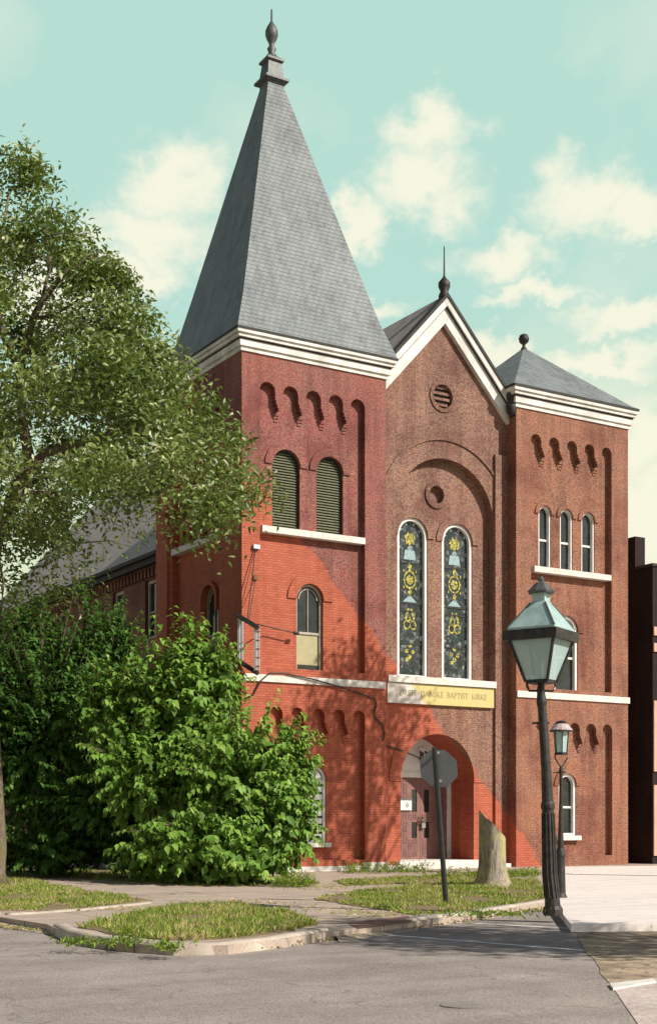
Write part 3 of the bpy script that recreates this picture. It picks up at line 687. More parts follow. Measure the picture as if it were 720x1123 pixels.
def sheet(name, pts, z, m, skirt=0., kind='structure'):
    mb = MB(); n = len(pts); pts = [Vector((p[0], p[1], 0)) for p in pts]
    tri = tessellate_polygon([pts])
    zz = z if callable(z) else (lambda p: z)
    vs = [(p.x, p.y, zz(p)) for p in pts]; fs = list(tri)
    if skirt:
        vs += [(p.x, p.y, zz(p)-skirt) for p in pts]; fs += [(i, (i+1) % n, (i+1) % n+n, i+n) for i in range(n)]
    mb.add(vs, fs, m); o = mb.build(name)
    if not skirt:
        for p in o.data.polygons:
            if p.normal.z < 0: p.flip()
    if kind: o['kind'] = kind
    return o
def G(l, Z=0.): return [gr(x, y, Z) for x, y in l]
RZ = -.12
sheet('ground', [(-700, -700), (700, -700), (700, 700), (-700, 700)], -.16, 'farground')
# road: reaches round the corner, to the camera and beyond
sheet('road', [rd(-60, 16, 0), rd(-40, 2), rd(-10, -12), rd(10, -12), rd(30, 4), rd(40, 30), rd(0, 40), rd(-40, 34)], RZ, 'asphalt')
bnd = G([(-260, 1004), (0, 1006), (52, 1014)], 0)+G([(60, 1018), (95, 1029), (130, 1034), (190, 1038), (250, 1037), (310, 1030), (362, 1022)], 0)+G([(452, 1011), (530, 1001), (602, 989)], 0)
far = [rd(30, 30), rd(40, 90), rd(-60, 110), rd(-50, 40)]
sheet('pavement', bnd+G([(640, 985)])+far, .0, 'walk', .14)
# ramps down to the road at the two walks
def ramp_quad(top, bot):
    mb = MB(); a = G(top, .004); b_ = G(bot, RZ+.004)
    mb.add(a+list(reversed(b_)), [(0, 1, 2), (0, 2, 3)], 'walk'); o = mb.build('ramp'); o['kind'] = 'structure'
    for p in o.data.polygons:
        if p.normal.z < 0: p.flip()
ramp_quad([(362, 1013), (452, 1004)], [(372, 1034), (458, 1021)])
ramp_quad([(-5, 1000), (58, 1006)], [(-10, 1016), (62, 1026)])
sheet('tactile_strip', G([(380, 1012), (448, 1004.5), (452, 1011), (392, 1018)], .008), .008, 'tactile')
# kerbs
def kerb(name, px, w=.19, h=.035, lab=None):
    pts = G(px); mb = MB(); K = len(pts); vs = []
    # smooth the path
    P = []
    for i in range(K-1):
        for t in np.linspace(0, 1, 9, endpoint=False): 
            p0 = pts[max(i-1, 0)]; p1 = pts[i]; p2 = pts[i+1]; p3 = pts[min(i+2, K-1)]
            P.append(.5*((2*p1)+(-p0+p2)*t+(2*p0-5*p1+4*p2-p3)*t*t+(-p0+3*p1-3*p2+p3)*t**3))
    P.append(pts[-1])
    n = len(P)
    for i, p in enumerate(P):
        t = (P[min(i+1, n-1)]-P[max(i-1, 0)]).normalized(); o = Vector((t.y, -t.x, 0))   # outward, towards the road
        jz = .004*math.sin(i*.7)
        for (a, z) in ((.05, -.15), (.035, .0), (.0, h), (-w*.8, h+.004), (-w, -.02)):
            q_ = p+o*a; vs.append((q_.x, q_.y, z+jz))
    fs = [(i*5+j, i*5+(j+1), (i+1)*5+j+1, (i+1)*5+j) for i in range(n-1) for j in range(4)]
    fs += [(0, 1, 2, 3, 4), tuple((n-1)*5+j for j in (4, 3, 2, 1, 0))]
    mb.add(vs, fs, 'kerb'); o = mb.build(name, None, True); o['kind'] = 'structure'; return o
kerb('kerb', [(60, 1016), (80, 1024), (120, 1031), (190, 1037), (250, 1036), (310, 1029), (362, 1020)])
kerb('kerb', [(452, 1010), (530, 1000), (604, 988)])
kerb('kerb', [(-260, 1004), (-100, 1004), (0, 1003)])
kerb('kerb', [(10, 1004), (60, 1001), (110, 997), (165, 991)], .14, .03)

# grit and dead leaves gathered in the gutter, on the walks and at the wall
def litter(px, n, seed, w, label, z=-.1, tones=(.55, 1.)):
    g = np.random.default_rng(seed); pts = G(px, z); P = []
    for k in range(n):
        i = g.integers(0, len(pts)-1); q = pts[i].lerp(pts[i+1], g.random()); P.append((q.x+g.normal(0, w), q.y+g.normal(0, w), z+.012))
    P = np.array(P); LIT.append((P, g, tones, label))
LIT = []
litter([(-60, 1012), (60, 1021), (110, 1036), (190, 1043), (280, 1040), (365, 1028)], 900, 51, .10, 'dead leaves and grit along the gutter of the corner kerb')
litter([(365, 1028), (452, 1016), (530, 1006), (600, 995)], 800, 52, .12, 'dead leaves and grit along the gutter by the sign post')
litter([(350, 975), (420, 968), (520, 962), (600, 958)], 700, 53, .5, 'dead leaves scattered on the walk before the church', .004)
litter([(30, 1000), (160, 996), (260, 988), (380, 1000), (440, 1006)], 350, 54, .3, 'dead leaves scattered on the corner walk', .004)
# the pale paving and the dirt roadway of the right side
sheet('paving', G([(596, 951), (900, 948), (1000, 1011), (720, 1013), (626, 1014), (603, 986)], .006), .006, 'paleground', .12)
dz_ = RZ+.006
rg = random.Random(4)
edge_ = [(612+54*t/22+rg.uniform(-2.5, 2.5), 995+83*t/22) for t in range(23)]
dirt = G(edge_+[(720, 1073), (1100, 1075), (1100, 1016), (760, 1013)], dz_)
sheet('dirt_road', dirt, dz_, 'dirt')
sheet('dirt_road', G([(668, 1078), (720, 1073), (1100, 1075), (1300, 1200), (745, 1190)], dz_), dz_, 'pinkroad')
sheet('dirt_edge_stone', G([(668, 1079), (716, 1073), (719, 1076), (672, 1084)], dz_+.02), dz_+.02, 'stone', .03)
# road paint
def line(px, w):
    P = G(px, RZ); o = P[1]-P[0]; n_ = Vector((-o.y, o.x, 0)).normalized()*w/2
    sheet('road_line', [P[0]+n_, P[0]-n_, P[1]-n_, P[1]+n_], RZ+.004, 'paintline')
line([(425, 1026), (640, 1043)], .13); line([(520, 1013), (628, 1019)], .13)
# patched manhole
mh = MB(); c = gr(505, 1103, RZ+.004); mh.lathe([(.19, 0), (.19, .006)], 'concrete' if 0 else 'patch', (c.x, c.y, RZ+.003), 24)
M['patch'] = gmat('dark tar patch', [(.3, (.22, .19, .17)), (.7, (.31, .27, .245))], 5, .6)
tag(mh.build('utility_cover'), 'small round dark cover set in the grey asphalt road', 'utility cover')
# ------------------------------------------------------------------ leaf and grass meshes
def leafmat(name, cols, trans=.35, rough=.5, spec=.35):
    m, nt, b = newmat(name)
    a = nt.nodes.new('ShaderNodeAttribute'); a.attribute_name = 'tone'
    c = ramp(nt, a.outputs['Fac'], cols)
    L(nt, c, b.inputs['Base Color']); b.inputs['Roughness'].default_value = rough; b.inputs['Specular IOR Level'].default_value = spec
    t = nt.nodes.new('ShaderNodeBsdfTranslucent'); L(nt, mixc(nt, .4, c, (.25, .35, .03)), t.inputs[0])
    mx = nt.nodes.new('ShaderNodeMixShader'); mx.inputs[0].default_value = trans
    out = [n for n in nt.nodes if n.type == 'OUTPUT_MATERIAL'][0]
    L(nt, b.outputs[0], mx.inputs[1]); L(nt, t.outputs[0], mx.inputs[2]); L(nt, mx.outputs[0], out.inputs[0])
    return m
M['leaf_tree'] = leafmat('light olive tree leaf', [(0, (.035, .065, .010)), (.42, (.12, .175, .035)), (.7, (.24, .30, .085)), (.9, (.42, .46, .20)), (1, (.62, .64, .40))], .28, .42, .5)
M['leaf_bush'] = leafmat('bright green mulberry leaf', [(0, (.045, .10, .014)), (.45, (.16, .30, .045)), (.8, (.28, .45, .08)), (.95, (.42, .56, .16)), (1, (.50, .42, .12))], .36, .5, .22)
M['leaf_shaded'] = leafmat('shrub leaf darkened for shade', [(0, (.015, .045, .010)), (.5, (.06, .14, .022)), (.9, (.11, .23, .035)), (1, (.18, .30, .06))], .3, .55, .18)  # greens darkened to stand in for shade on the rear shrub
M['grassblade'] = leafmat('grass blade', [(0, (.08, .14, .015)), (.45, (.22, .32, .04)), (.66, (.34, .38, .08)), (.8, (.52, .38, .18)), (1, (.66, .48, .29))], .25, .6, .2)
def bark(name, c1, c2, c3):
    m, nt, b = newmat(name)
    tc = nt.nodes.new('ShaderNodeNewGeometry'); mp = nt.nodes.new('ShaderNodeMapping'); L(nt, tc.outputs['Position'], mp.inputs[0]); mp.inputs['Scale'].default_value = (1, 1, .25)
    f = noise(nt, 16, 6, .7, mp.outputs[0]); g = noise(nt, 2.2, 4, .6)
    c = ramp(nt, f, [(.35, c1), (.62, c2)]); c = mixc(nt, ramp(nt, g, [(.45, (0,0,0)), (.6, (1,1,1))]), c, mixc(nt, .5, c, c3))
    L(nt, c, b.inputs['Base Color']); b.inputs['Roughness'].default_value = .9; bump(nt, b, f, .9, .04); return m
M['bark'] = bark('brown furrowed bark', (.07, .05, .035), (.20, .15, .11), (.16, .15, .05))
M['bark_moss'] = bark('grey bark with yellow lichen', (.15, .12, .09), (.40, .34, .26), (.44, .40, .10))
M['cutwood'] = plain('pale broken wood', (.42, .30, .18), (.30, .2, .11), 12, .8)

def unit(a): return a/np.maximum(np.linalg.norm(a, axis=1, keepdims=True), 1e-9)
def leaves(name, mat, P, axis, nrm, length, width, tone, parent=None, fold=.25, droop=.2, seg=1):
    """one folded pointed leaf per row: base P, direction axis, face normal nrm"""
    n = len(P); a = unit(axis); s = unit(np.cross(a, nrm)); u = np.cross(s, a)
    Lh = length[:, None]; W = width[:, None]
    p0 = P; t = P+a*Lh-u*Lh*droop
    m1 = P+a*Lh*.42-u*Lh*droop*.1
    l = m1+s*W*.5+u*W*fold; r = m1-s*W*.5+u*W*fold
    l0 = P+a*Lh*.12+s*W*.30+u*W*fold*.6; r0 = P+a*Lh*.12-s*W*.30+u*W*fold*.6
    V = np.stack([p0, l0, l, t, r, r0, m1], 1).reshape(-1, 3)
    # faces: (0,6,2,1) (6,3,2) (0,5,4,6) (6,4,3)
    b = (np.arange(n)*7)[:, None]
    loops = np.concatenate([b+[[0, 6, 2, 1]], b+[[6, 3, 2]], b+[[0, 5, 4, 6]], b+[[6, 4, 3]]], 1).reshape(-1)
    tot = np.tile([4, 3, 4, 3], n); start = np.concatenate([[0], np.cumsum(tot)[:-1]])
    me = bpy.data.meshes.new(name); me.vertices.add(n*7); me.vertices.foreach_set('co', V.astype(np.float32).ravel())
    me.loops.add(len(loops)); me.loops.foreach_set('vertex_index', loops.astype(np.int32))
    me.polygons.add(len(tot)); me.polygons.foreach_set('loop_start', start.astype(np.int32)); me.polygons.foreach_set('loop_total', tot.astype(np.int32))
    me.update(calc_edges=True); me.validate()
    at_ = me.attributes.new('tone', 'FLOAT', 'POINT'); at_.data.foreach_set('value', np.repeat(tone, 7).astype(np.float32))
    me.materials.append(M[mat]); return link(bpy.data.objects.new(name, me), parent)
for P_, g_, tn_, lb_ in LIT:
    n_ = len(P_); o_ = leaves('leaf_litter', 'grassblade', P_, g_.normal(size=(n_, 3))*[1, 1, .15], g_.normal(size=(n_, 3))*.3+[0, 0, 1], g_.uniform(.04, .11, n_), g_.uniform(.03, .06, n_), g_.uniform(tn_[0], tn_[1], n_)); tag(o_, lb_, 'leaf litter', None, 'stuff')
def rdn(r, d, z):
    u = r-R0; v = d-D0
    return np.stack([S_*u+C_*v, -C_*u+S_*v, z], -1)

# ------------------------------------------------------------------ big tree on the left
tree = tag(empty('tree', rd(-8.3, 34, 0)), 'big leafy street tree with a slanting crown at the left edge', 'tree')
def A3(x, y, d=34.): return at(x, y, d)
tk = MB()
base = rd(-8.25, 33.6, 0)
tk.tube([base+Vector((0, 0, -.05)), base+Vector((0, 0, .35)), A3(-4, 930, 33.6), A3(-8, 850, 33.7), A3(-14, 740, 33.8), A3(-14, 640, 34), A3(-6, 590, 34), A3(14, 548, 34), A3(34, 512, 34)],
        [.42, .30, .25, .23, .22, .22, .22, .20, .18], 'bark', 10)
def limb(px, r0, r1, d0=34., d1=None):
    d1 = d1 or d0; K = len(px)
    tk.tube([A3(x, y, d0+(d1-d0)*i/(K-1)) for i, (x, y) in enumerate(px)], list(np.linspace(r0, r1, K)), 'bark', 8)
limb([(34, 512), (26, 470), (22, 430), (24, 395), (36, 350), (46, 330), (66, 305), (84, 288)], .15, .05, 34, 33)
limb([(34, 512), (50, 497), (80, 488), (112, 478), (135, 474), (152, 470), (170, 478)], .14, .03, 34, 33)
limb([(135, 474), (142, 462), (160, 452), (182, 440)], .06, .02, 33.3, 32.5)
limb([(-6, 590), (-20, 520), (-40, 420), (-60, 300)], .18, .06, 34, 35)
limb([(-14, 690), (-30, 600), (-70, 520), (-110, 430)], .18, .05, 34, 36)
limb([(36, 350), (60, 345), (84, 330), (100, 305)], .05, .02, 33.5, 33)
limb([(10, 540), (50, 540), (85, 543), (100, 560)], .05, .02, 33.8, 33)
limb([(23, 410), (4, 370), (-6, 320), (2, 260), (10, 210)], .09, .03, 33.8, 33.6)
limb([(80, 488), (95, 500), (120, 505), (150, 520), (200, 528), (240, 545)], .05, .015, 33.5, 31.5)
limb([(150, 520), (180, 515), (215, 500), (240, 490)], .03, .012, 32.8, 31)
limb([(46, 330), (55, 290), (50, 250), (58, 220)], .05, .02, 33.4, 33)
limb([(0, 575), (-2, 610), (4, 640), (0, 680)], .05, .02, 33.8, 33)
# dry twig work
random.seed(3)
for k in range(150):
    d = 30.5+random.random()*6; y = random.uniform(260, 600); xm = (y-118)/1.461-6; x = random.uniform(-60, xm*.9)
    a = A3(x, y, d); L1 = random.uniform(.5, 1.3); q = random.uniform(0, 2*PI)
    e = a+Vector((math.cos(q)*L1, math.sin(q)*L1, random.uniform(-.3, .7))); tk.tube([a, (a+e)/2+Vector((0, 0, .12)), e], [.02, .014, .006], 'bark', 4)
swp(tk.build('trunk', None, True), tree)
LIMBS = [[(-6, 590), (14, 548), (34, 512)], [(34, 512), (26, 470), (22, 430), (24, 395), (36, 350), (66, 305), (84, 288)], [(34, 512), (50, 497), (80, 488), (135, 474), (170, 478)], [(14, 556), (100, 560), (200, 600), (200, 640), (60, 640)]]
def near_limb(x, y):
    for pl_ in LIMBS:
        for (ax_, ay_), (bx_, by_) in zip(pl_, pl_[1:]):
            t = max(0, min(1, ((x-ax_)*(bx_-ax_)+(y-ay_)*(by_-ay_))/((bx_-ax_)**2+(by_-ay_)**2)))
            if math.hypot(x-ax_-t*(bx_-ax_), y-ay_-t*(by_-ay_)) < 19: return True
    return False
def crown_points(n_cl, per, seed):
    g = np.random.default_rng(seed); P = []; T = []
    cl = []
    while len(cl) < n_cl:
        z = g.uniform(8.2, 20.); top = 20.
        # the crown widens steadily from its tip down, like a cone, with a ragged underside
        rmax = (top-z)*.71
        r = g.uniform(-5.0, 7.0); d = g.uniform(-6, 5.5)
        rr = math.hypot(max(r, 0) if r > 0 else r*1.0, d*.9)
        if rr > rmax-.1: continue
        if rr < rmax*.35 and g.random() < .55: continue
        X_ = CX+F*(r-8.45)/(d+34); Y_ = H-F*(z-EYE)/(d+34)
        low = 560 if X_ > 215 else (540 if X_ > 70 else 610)
        if Y_ > low: continue
        if d < 0.5 and near_limb(X_, Y_) and g.random() < .85: continue
        cl.append((r-8.45, d+34, z))
    cl = np.array(cl)
    for c in cl:
        k = int(per*g.uniform(.5, 1.4)*(1.35 if c[2] > 14.5 else 1)); s = g.uniform(.26, .52)
        o = g.normal(size=(k, 3))*[s, s, s*.62]
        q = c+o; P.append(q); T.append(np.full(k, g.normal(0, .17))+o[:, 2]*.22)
    P = np.concatenate(P); T = np.concatenate(T)
    lim = (20.2-P[:, 2])*.725
    rr = np.hypot(P[:, 0]+8.45, (P[:, 1]-34)*.9)
    keep = (rr < lim+g.normal(0, .10, len(P)))&(P[:, 2] > 5.5)
    return P[keep], T[keep]
P, T = crown_points(390, 210, 5)
# a few hanging sprays below the skirt of the crown
g = np.random.default_rng(77)
for (x, y, d, k) in ((252, 560, 30.5, 90), (236, 590, 30.5, 60), (205, 585, 31, 60), (190, 560, 31, 90), (228, 575, 30.6, 50), (150, 585, 32, 30), (110, 590, 32.5, 40), (30, 625, 34, 110), (60, 655, 34.5, 110), (10, 660, 34, 110), (90, 630, 34.5, 60), (270, 556, 30.4, 50), (40, 590, 34, 140), (70, 560, 33.5, 130), (20, 640, 34, 130), (80, 610, 34, 90), (120, 565, 33, 80), (60, 640, 35, 90), (0, 600, 34, 120)):
    z = EYE+(H-y)*d/F; P = np.concatenate([P, g.normal(size=(k, 3))*[.34, .3, .26]+[(x-CX)/F*d, d, z]]); T = np.concatenate([T, g.normal(0, .1, k)])
g = np.random.default_rng(9); n = len(P)
ax_ = unit(g.normal(size=(n, 3))*[1, 1, .6]+[0, 0, -.25]); nr = unit(g.normal(size=(n, 3))*.8+[0.1, -.2, 1.0])
W3 = rdn(P[:, 0], P[:, 1], P[:, 2])
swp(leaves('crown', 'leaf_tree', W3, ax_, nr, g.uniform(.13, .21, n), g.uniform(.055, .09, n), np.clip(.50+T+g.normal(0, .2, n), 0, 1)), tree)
print('tree leaves', n)

# ------------------------------------------------------------------ shrubs
def shrub(name, label, mat, lobes, nspray, leafL, seed, barkm='bark', inner=1.0, per=34, droop=.9, ph=(8, 20)):
    g = np.random.default_rng(seed)
    root = None; LP = []; LA = []; LN = []; LT = []; LL = []; sk = MB()
    tot = sum(rx*ry for _, _, rx, ry, _ in lobes)
    cx = sum(l[0] for l in lobes)/len(lobes); dm_ = sum(l[4] for l in lobes)/len(lobes)
    b0 = rd((cx-CX)/F*dm_, dm_, 0)
    e = tag(empty(name, b0), label, 'shrub')
    for (x, y, rx, ry, d) in lobes:
        c = np.array(at(x, y, d)); ra = rx*d/F; rz = ry*d/F
        ns = int(nspray*rx*ry/tot)
        for k in range(ns):
            v = g.normal(size=3); v /= np.linalg.norm(v); v[2] = v[2]*.9+.12
            tip = c+v*[ra, ra, rz]*(.66+.62*g.random()**1.6)
            if tip[2] < .25: tip[2] = g.uniform(.15, .7)
            st = c+v*[ra, ra, rz]*g.uniform(.15, .45)+[0, 0, -.1]; st[2] = max(st[2], .2)
            ln = np.linalg.norm(tip-st); mid = (st+tip)/2+[0, 0, ln*.22]
            ts = np.linspace(.0, 1, per)
            C = ((1-ts)**2)[:, None]*st+(2*ts*(1-ts))[:, None]*mid+(ts**2)[:, None]*tip
            C[:, 2] = np.maximum(C[:, 2], .06)
            tg = np.gradient(C, axis=0); tg = unit(tg)
            side = unit(np.cross(tg, [0, 0, 1])); alt = np.where(np.arange(per) % 2 == 0, 1., -1.)[:, None]
            a = side*alt*.7+tg*.6+g.normal(size=(per, 3))*.22; a[:, 2] -= droop*g.uniform(.4, 1.2, per)
            nn = np.tile([.12, -.35, .9], (per, 1))+v*.55+g.normal(size=(per, 3))*.22
            LP.append(C+g.normal(size=(per, 3))*.02); LA.append(a); LN.append(nn)
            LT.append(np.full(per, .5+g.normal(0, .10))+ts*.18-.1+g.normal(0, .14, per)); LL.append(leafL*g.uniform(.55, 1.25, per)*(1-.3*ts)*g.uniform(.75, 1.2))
            if k % 2 == 0: sk.tube([Vector(st), Vector(mid*.5+(st+tip)*.25), Vector(tip)], [.03, .02, .006], barkm, 4)
        # inner leaf mass
        k = int(inner*1500*ra*rz/4); q = g.normal(size=(k, 3)); q = unit(q)*(g.random((k, 1))**.5)*.82
        pp = c+q*[ra, ra, rz]; pp = pp[pp[:, 2] > .05]; k = len(pp)
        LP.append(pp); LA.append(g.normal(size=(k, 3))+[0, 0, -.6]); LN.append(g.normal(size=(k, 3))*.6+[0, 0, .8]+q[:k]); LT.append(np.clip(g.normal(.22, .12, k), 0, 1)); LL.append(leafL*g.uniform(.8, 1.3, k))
        sk.tube([Vector((b0.x, b0.y, 0)), (Vector((b0.x, b0.y, 1.))+Vector(c))/2, Vector(c), Vector(c)+Vector((0, 0, rz*.6))], [.07, .055, .04, .01], barkm, 6)
    LP, LA, LN, LT, LL = map(np.concatenate, (LP, LA, LN, LT, LL))
    # keep out of the walls of the church
    bad = (LP[:, 0] > -.04)&(LP[:, 1] > -.04)&(LP[:, 1] < 6.1) | (LP[:, 0] > .65)&(LP[:, 1] > 6)
    ok = ~bad; LP, LA, LN, LT, LL = LP[ok], LA[ok], LN[ok], LT[ok], LL[ok]
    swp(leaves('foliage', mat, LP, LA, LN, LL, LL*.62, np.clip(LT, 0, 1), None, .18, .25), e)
    swp(sk.build('stem'), e); print(name, len(LP)); return e
shrub('bush', 'broad bright green leafy bush in front of the red tower corner', 'leaf_bush',
      [(262, 868, 82, 100, 35.8), (196, 800, 62, 112, 37.5), (155, 850, 62, 62, 36.4), (305, 905, 52, 62, 35.0), (225, 760, 45, 72, 37.5), (225, 925, 80, 52, 34.6), (322, 850, 30, 55, 36.0), (125, 780, 45, 60, 38.0), (180, 940, 60, 34, 35.2), (270, 948, 70, 28, 34.2)], 1500, .26, 11, per=24, inner=.7)
shrub('overgrown_shrub', 'tall overgrown shrub, leaves coloured for shade, beside the church flank, behind the bright bush', 'leaf_shaded',
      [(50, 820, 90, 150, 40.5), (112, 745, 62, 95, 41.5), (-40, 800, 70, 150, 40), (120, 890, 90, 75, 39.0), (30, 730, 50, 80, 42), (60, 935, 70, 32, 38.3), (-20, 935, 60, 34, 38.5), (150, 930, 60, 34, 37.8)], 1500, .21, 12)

# young weeds along the foot of the wall
def weeds(x0, x1, y, seed, zmax, label, n=60):
    g = np.random.default_rng(seed); P = []; A = []
    for k in range(n):
        b_ = gr(g.uniform(x0, x1), y+g.uniform(-1, 2)); h = g.uniform(.06, zmax)
        for q in range(int(6+h*12)):
            t = g.random(); P.append((b_.x+g.normal(0, .05+.08*t), b_.y+g.normal(0, .05+.08*t), t*h)); A.append(g.normal(size=3)+[0, 0, .4])
    P = np.array(P); A = np.array(A); k = len(P)
    o = leaves('weed', 'grassblade', P, A, g.normal(size=(k, 3))+[0, 0, 1], g.uniform(.05, .08+zmax*.5, k).clip(.05, .2), g.uniform(.015, .035, k), np.clip(g.normal(.28, .16, k), 0, 1))
    tag(o, label, 'weeds', None, 'stuff')
weeds(352, 402, 953, 1, 1.5, 'tall thin weeds growing against the red pier', 40)
weeds(375, 470, 957, 2, .35, 'low weeds in the cracks by the church step', 120)
weeds(300, 345, 972, 5, .4, 'low weeds below the bright bush', 60)
weeds(172, 192, 1041, 3, .08, 'weeds sprouting from the gutter by the kerb', 26)
weeds(70, 165, 1035, 7, .07, 'sparse low weeds along the foot of the corner kerb', 60)
weeds(455, 590, 1004, 8, .07, 'sparse low weeds along the foot of the kerb near the lamps', 70)
weeds(480, 590, 962, 4, .28, 'low weeds behind the tree stump', 120)

# grass, as fields of single blades on thin beds of soil
from mathutils import geometry as mg
def inpoly(px, py, poly):
    x, y = px, py; c = np.zeros(len(x), bool); n = len(poly); j = n-1
    for i in range(n):
        xi, yi = poly[i][0], poly[i][1]; xj, yj = poly[j][0], poly[j][1]
        c ^= ((yi > y) != (yj > y)) & (x < (xj-xi)*(y-yi)/(yj-yi+1e-12)+xi); j = i
    return c
def lawn(name, px, seed, dens, label, dry=.1, hgt=.07, dens2=None):
    poly = G(px); fray = []
    for i in range(len(poly)):
        a_, b_ = poly[i], poly[(i+1) % len(poly)]; m_ = max(2, int((b_-a_).length/.25)); rr_ = random.Random(seed*100+i)
        for t in range(m_): fray.append(a_.lerp(b_, t/m_)+Vector((rr_.uniform(-.07, .07), rr_.uniform(-.07, .07), 0)))
    poly = fray; g = np.random.default_rng(seed)
    o = sheet('soil', poly, .012, 'earth', .02)
    X = [p.x for p in poly]; Y = [p.y for p in poly]; area = (max(X)-min(X))*(max(Y)-min(Y)); n = int(area*dens)
    x = g.uniform(min(X), max(X), n); y = g.uniform(min(Y), max(Y), n); k = inpoly(x, y, poly)
    cl = np.sin(x*2.1+1)*np.sin(y*2.6+.4)+np.sin(x*5.3+y*3.1)*.6+g.normal(0, .5, n)
    bare = np.sin(x*1.3+2)*np.cos(y*1.7)+.7*np.sin(x*4.1-y*2.3)+g.normal(0, .35, n); k &= (cl > -1.0)&(bare > -.45); x, y, cl = x[k], y[k], cl[k]; n = len(x)
    P = np.stack([x, y, np.full(n, .01)], 1); A = g.normal(size=(n, 3))*[.6, .6, .2]+[0, 0, 1]
    edge = np.clip(-cl*.5, 0, 1)
    pat = np.sin(x*1.9+y*.7+seed)*np.sin(y*2.3-x*.6)*.16+np.sin(x*6.1)*np.sin(y*7.3)*.08
    tone = np.clip(g.normal(.36, .15, n)+dry+edge*.2+pat+np.where(g.random(n) < .24, .4, 0), 0, 1)
    Lg = g.uniform(.5, 1.3, n)*hgt*(1+.25*np.clip(cl, 0, 2))
    leaves(name, 'grassblade', P, A, g.normal(size=(n, 3))*[1, 1, .1], Lg, g.uniform(.010, .022, n), tone, None, .1, .35)
    o2 = bpy.context.scene.collection.objects[-1]; tag(o2, label, 'grass', None, 'stuff'); print(name, n)
lawn('grass', [(-120, 964), (34, 965), (70, 973), (166, 988), (120, 994), (60, 999), (-120, 1001)], 21, 700, 'short grass lawn beside the big tree at the left', .08)
lawn('grass', [(88, 1018), (120, 1008), (165, 1001), (215, 994), (262, 993), (310, 1000), (345, 1015), (310, 1024), (250, 1031), (190, 1032), (125, 1026)], 22, 1500, 'patchy grass on the kerbed corner island', .1, .10)
lawn('grass', [(345, 987), (378, 979), (430, 974), (480, 968), (590, 965), (604, 984), (560, 994), (500, 1000), (452, 1004), (400, 996)], 23, 900, 'patchy grass strip around the sign post and stump', .07)
lawn('grass', [(-60, 958), (40, 962), (110, 966), (200, 972), (340, 973), (350, 967), (200, 955), (-60, 950)], 24, 200, 'thin grass under the dark shrub', -.15)
lawn('grass', [(365, 966), (430, 963), (520, 958), (590, 955), (592, 960), (520, 965), (440, 970), (380, 972)], 25, 420, 'thin strip of grass before the church step', .05)

# ------------------------------------------------------------------ tree stump
stp = empty('tree_stump', gr(540, 972)); tag(stp, 'thick lichen-covered tree trunk broken off at a slant, standing in the grass', 'tree stump')
c0 = gr(540, 972); mb = MB(); n = 18; lev = [(-.05, .52), (.06, .46), (.2, .38), (.5, .335), (.9, .325), (1.4, .325), (1.9, .325)]
rt = rd(1, 0)-rd(0, 0)
vs = []
for zi, (z, r) in enumerate(lev):
    for j in range(n):
        q_ = 2*PI*j/n; rr = r*(1+.07*math.sin(3*q_+1)+.05*math.sin(7*q_)*(1.8 if zi < 3 else .5))
        v = Vector((c0.x+rr*math.cos(q_), c0.y+rr*math.sin(q_), z))
        k = (v-c0).dot(rt); zc = 1.48-1.05*(k)+.025*math.sin(q_*5)
        if z > .9: v.z = min(z, zc) if zi < len(lev)-1 else zc
        if zi >= 4: v.z = .9+(zc-.9)*(zi-4)/2.
        vs.append(v)
mb.add(vs, [(i*n+j, i*n+(j+1) % n, (i+1)*n+(j+1) % n, (i+1)*n+j) for i in range(len(lev)-1) for j in range(n)], 'bark_moss')
swp(mb.build('trunk', None, True), stp)
mb = MB(); top = vs[-n:]; ctr = sum(top, Vector())/n+Vector((0, 0, .02)); mb.add([Vector(v)+Vector((0,0,.003)) for v in top]+[ctr], [(j, (j+1) % n, n) for j in range(n)], 'cutwood'); swp(mb.build('cut_face'), stp)

# ------------------------------------------------------------------ back of the octagonal road sign
sb_ = gr(489, 992); sg = empty('stop_sign', sb_); tag(sg, 'grey back of an octagonal road sign on a leaning black post', 'road sign')
dS = 1498*1.6/92
topp = at(476, 820, dS); 
po = MB(); a = sb_+Vector((0, 0, -.05)); 
pr = (rd(1, 0)-rd(0, 0)); pd = (rd(0, 1)-rd(0, 0))
def chan(p, q_, w, dpt, m, mb):
    vs = []
    for P_ in (p, q_):
        for sx, sy in ((-w, 0), (-w*.35, -dpt), (w*.35, -dpt), (w, 0), (w*.35, .008), (-w*.35, .008)): vs.append(P_+pr*sx+pd*sy)
    mb.add(vs, [(0, 1, 7, 6), (1, 2, 8, 7), (2, 3, 9, 8), (3, 4, 10, 9), (4, 5, 11, 10), (5, 0, 6, 11), (0, 5, 4, 3, 2, 1), (6, 7, 8, 9, 10, 11)], m)
chan(a, topp, .05, .045, 'post', po); swp(po.build('post'), sg)
ocx = at(481, 843, dS+.06); ax2 = (topp-a).normalized(); rr = .385
pts = []
face_r = (pr*.97+pd*-.2).normalized(); up2 = ax2
for th_ in (0, .012):
    for k in range(8):
        q_ = PI/8+k*PI/4; pts.append(ocx+face_r*math.cos(q_)*rr+up2*math.sin(q_)*rr+pd*(.04+th_))
mb = MB(); mb.add(pts, [tuple(range(8)), tuple(range(15, 7, -1))]+[(k, (k+1) % 8, (k+1) % 8+8, k+8) for k in range(8)], 'galv'); plate = swp(mb.build('sign_plate'), sg)
for zz in (.30, -.24):
    mb = MB(); p = ocx+up2*zz; mb.tube([p-pd*.05, p+pd*.03], .028, 'steelbright', 8); mb.build('bolt', plate)

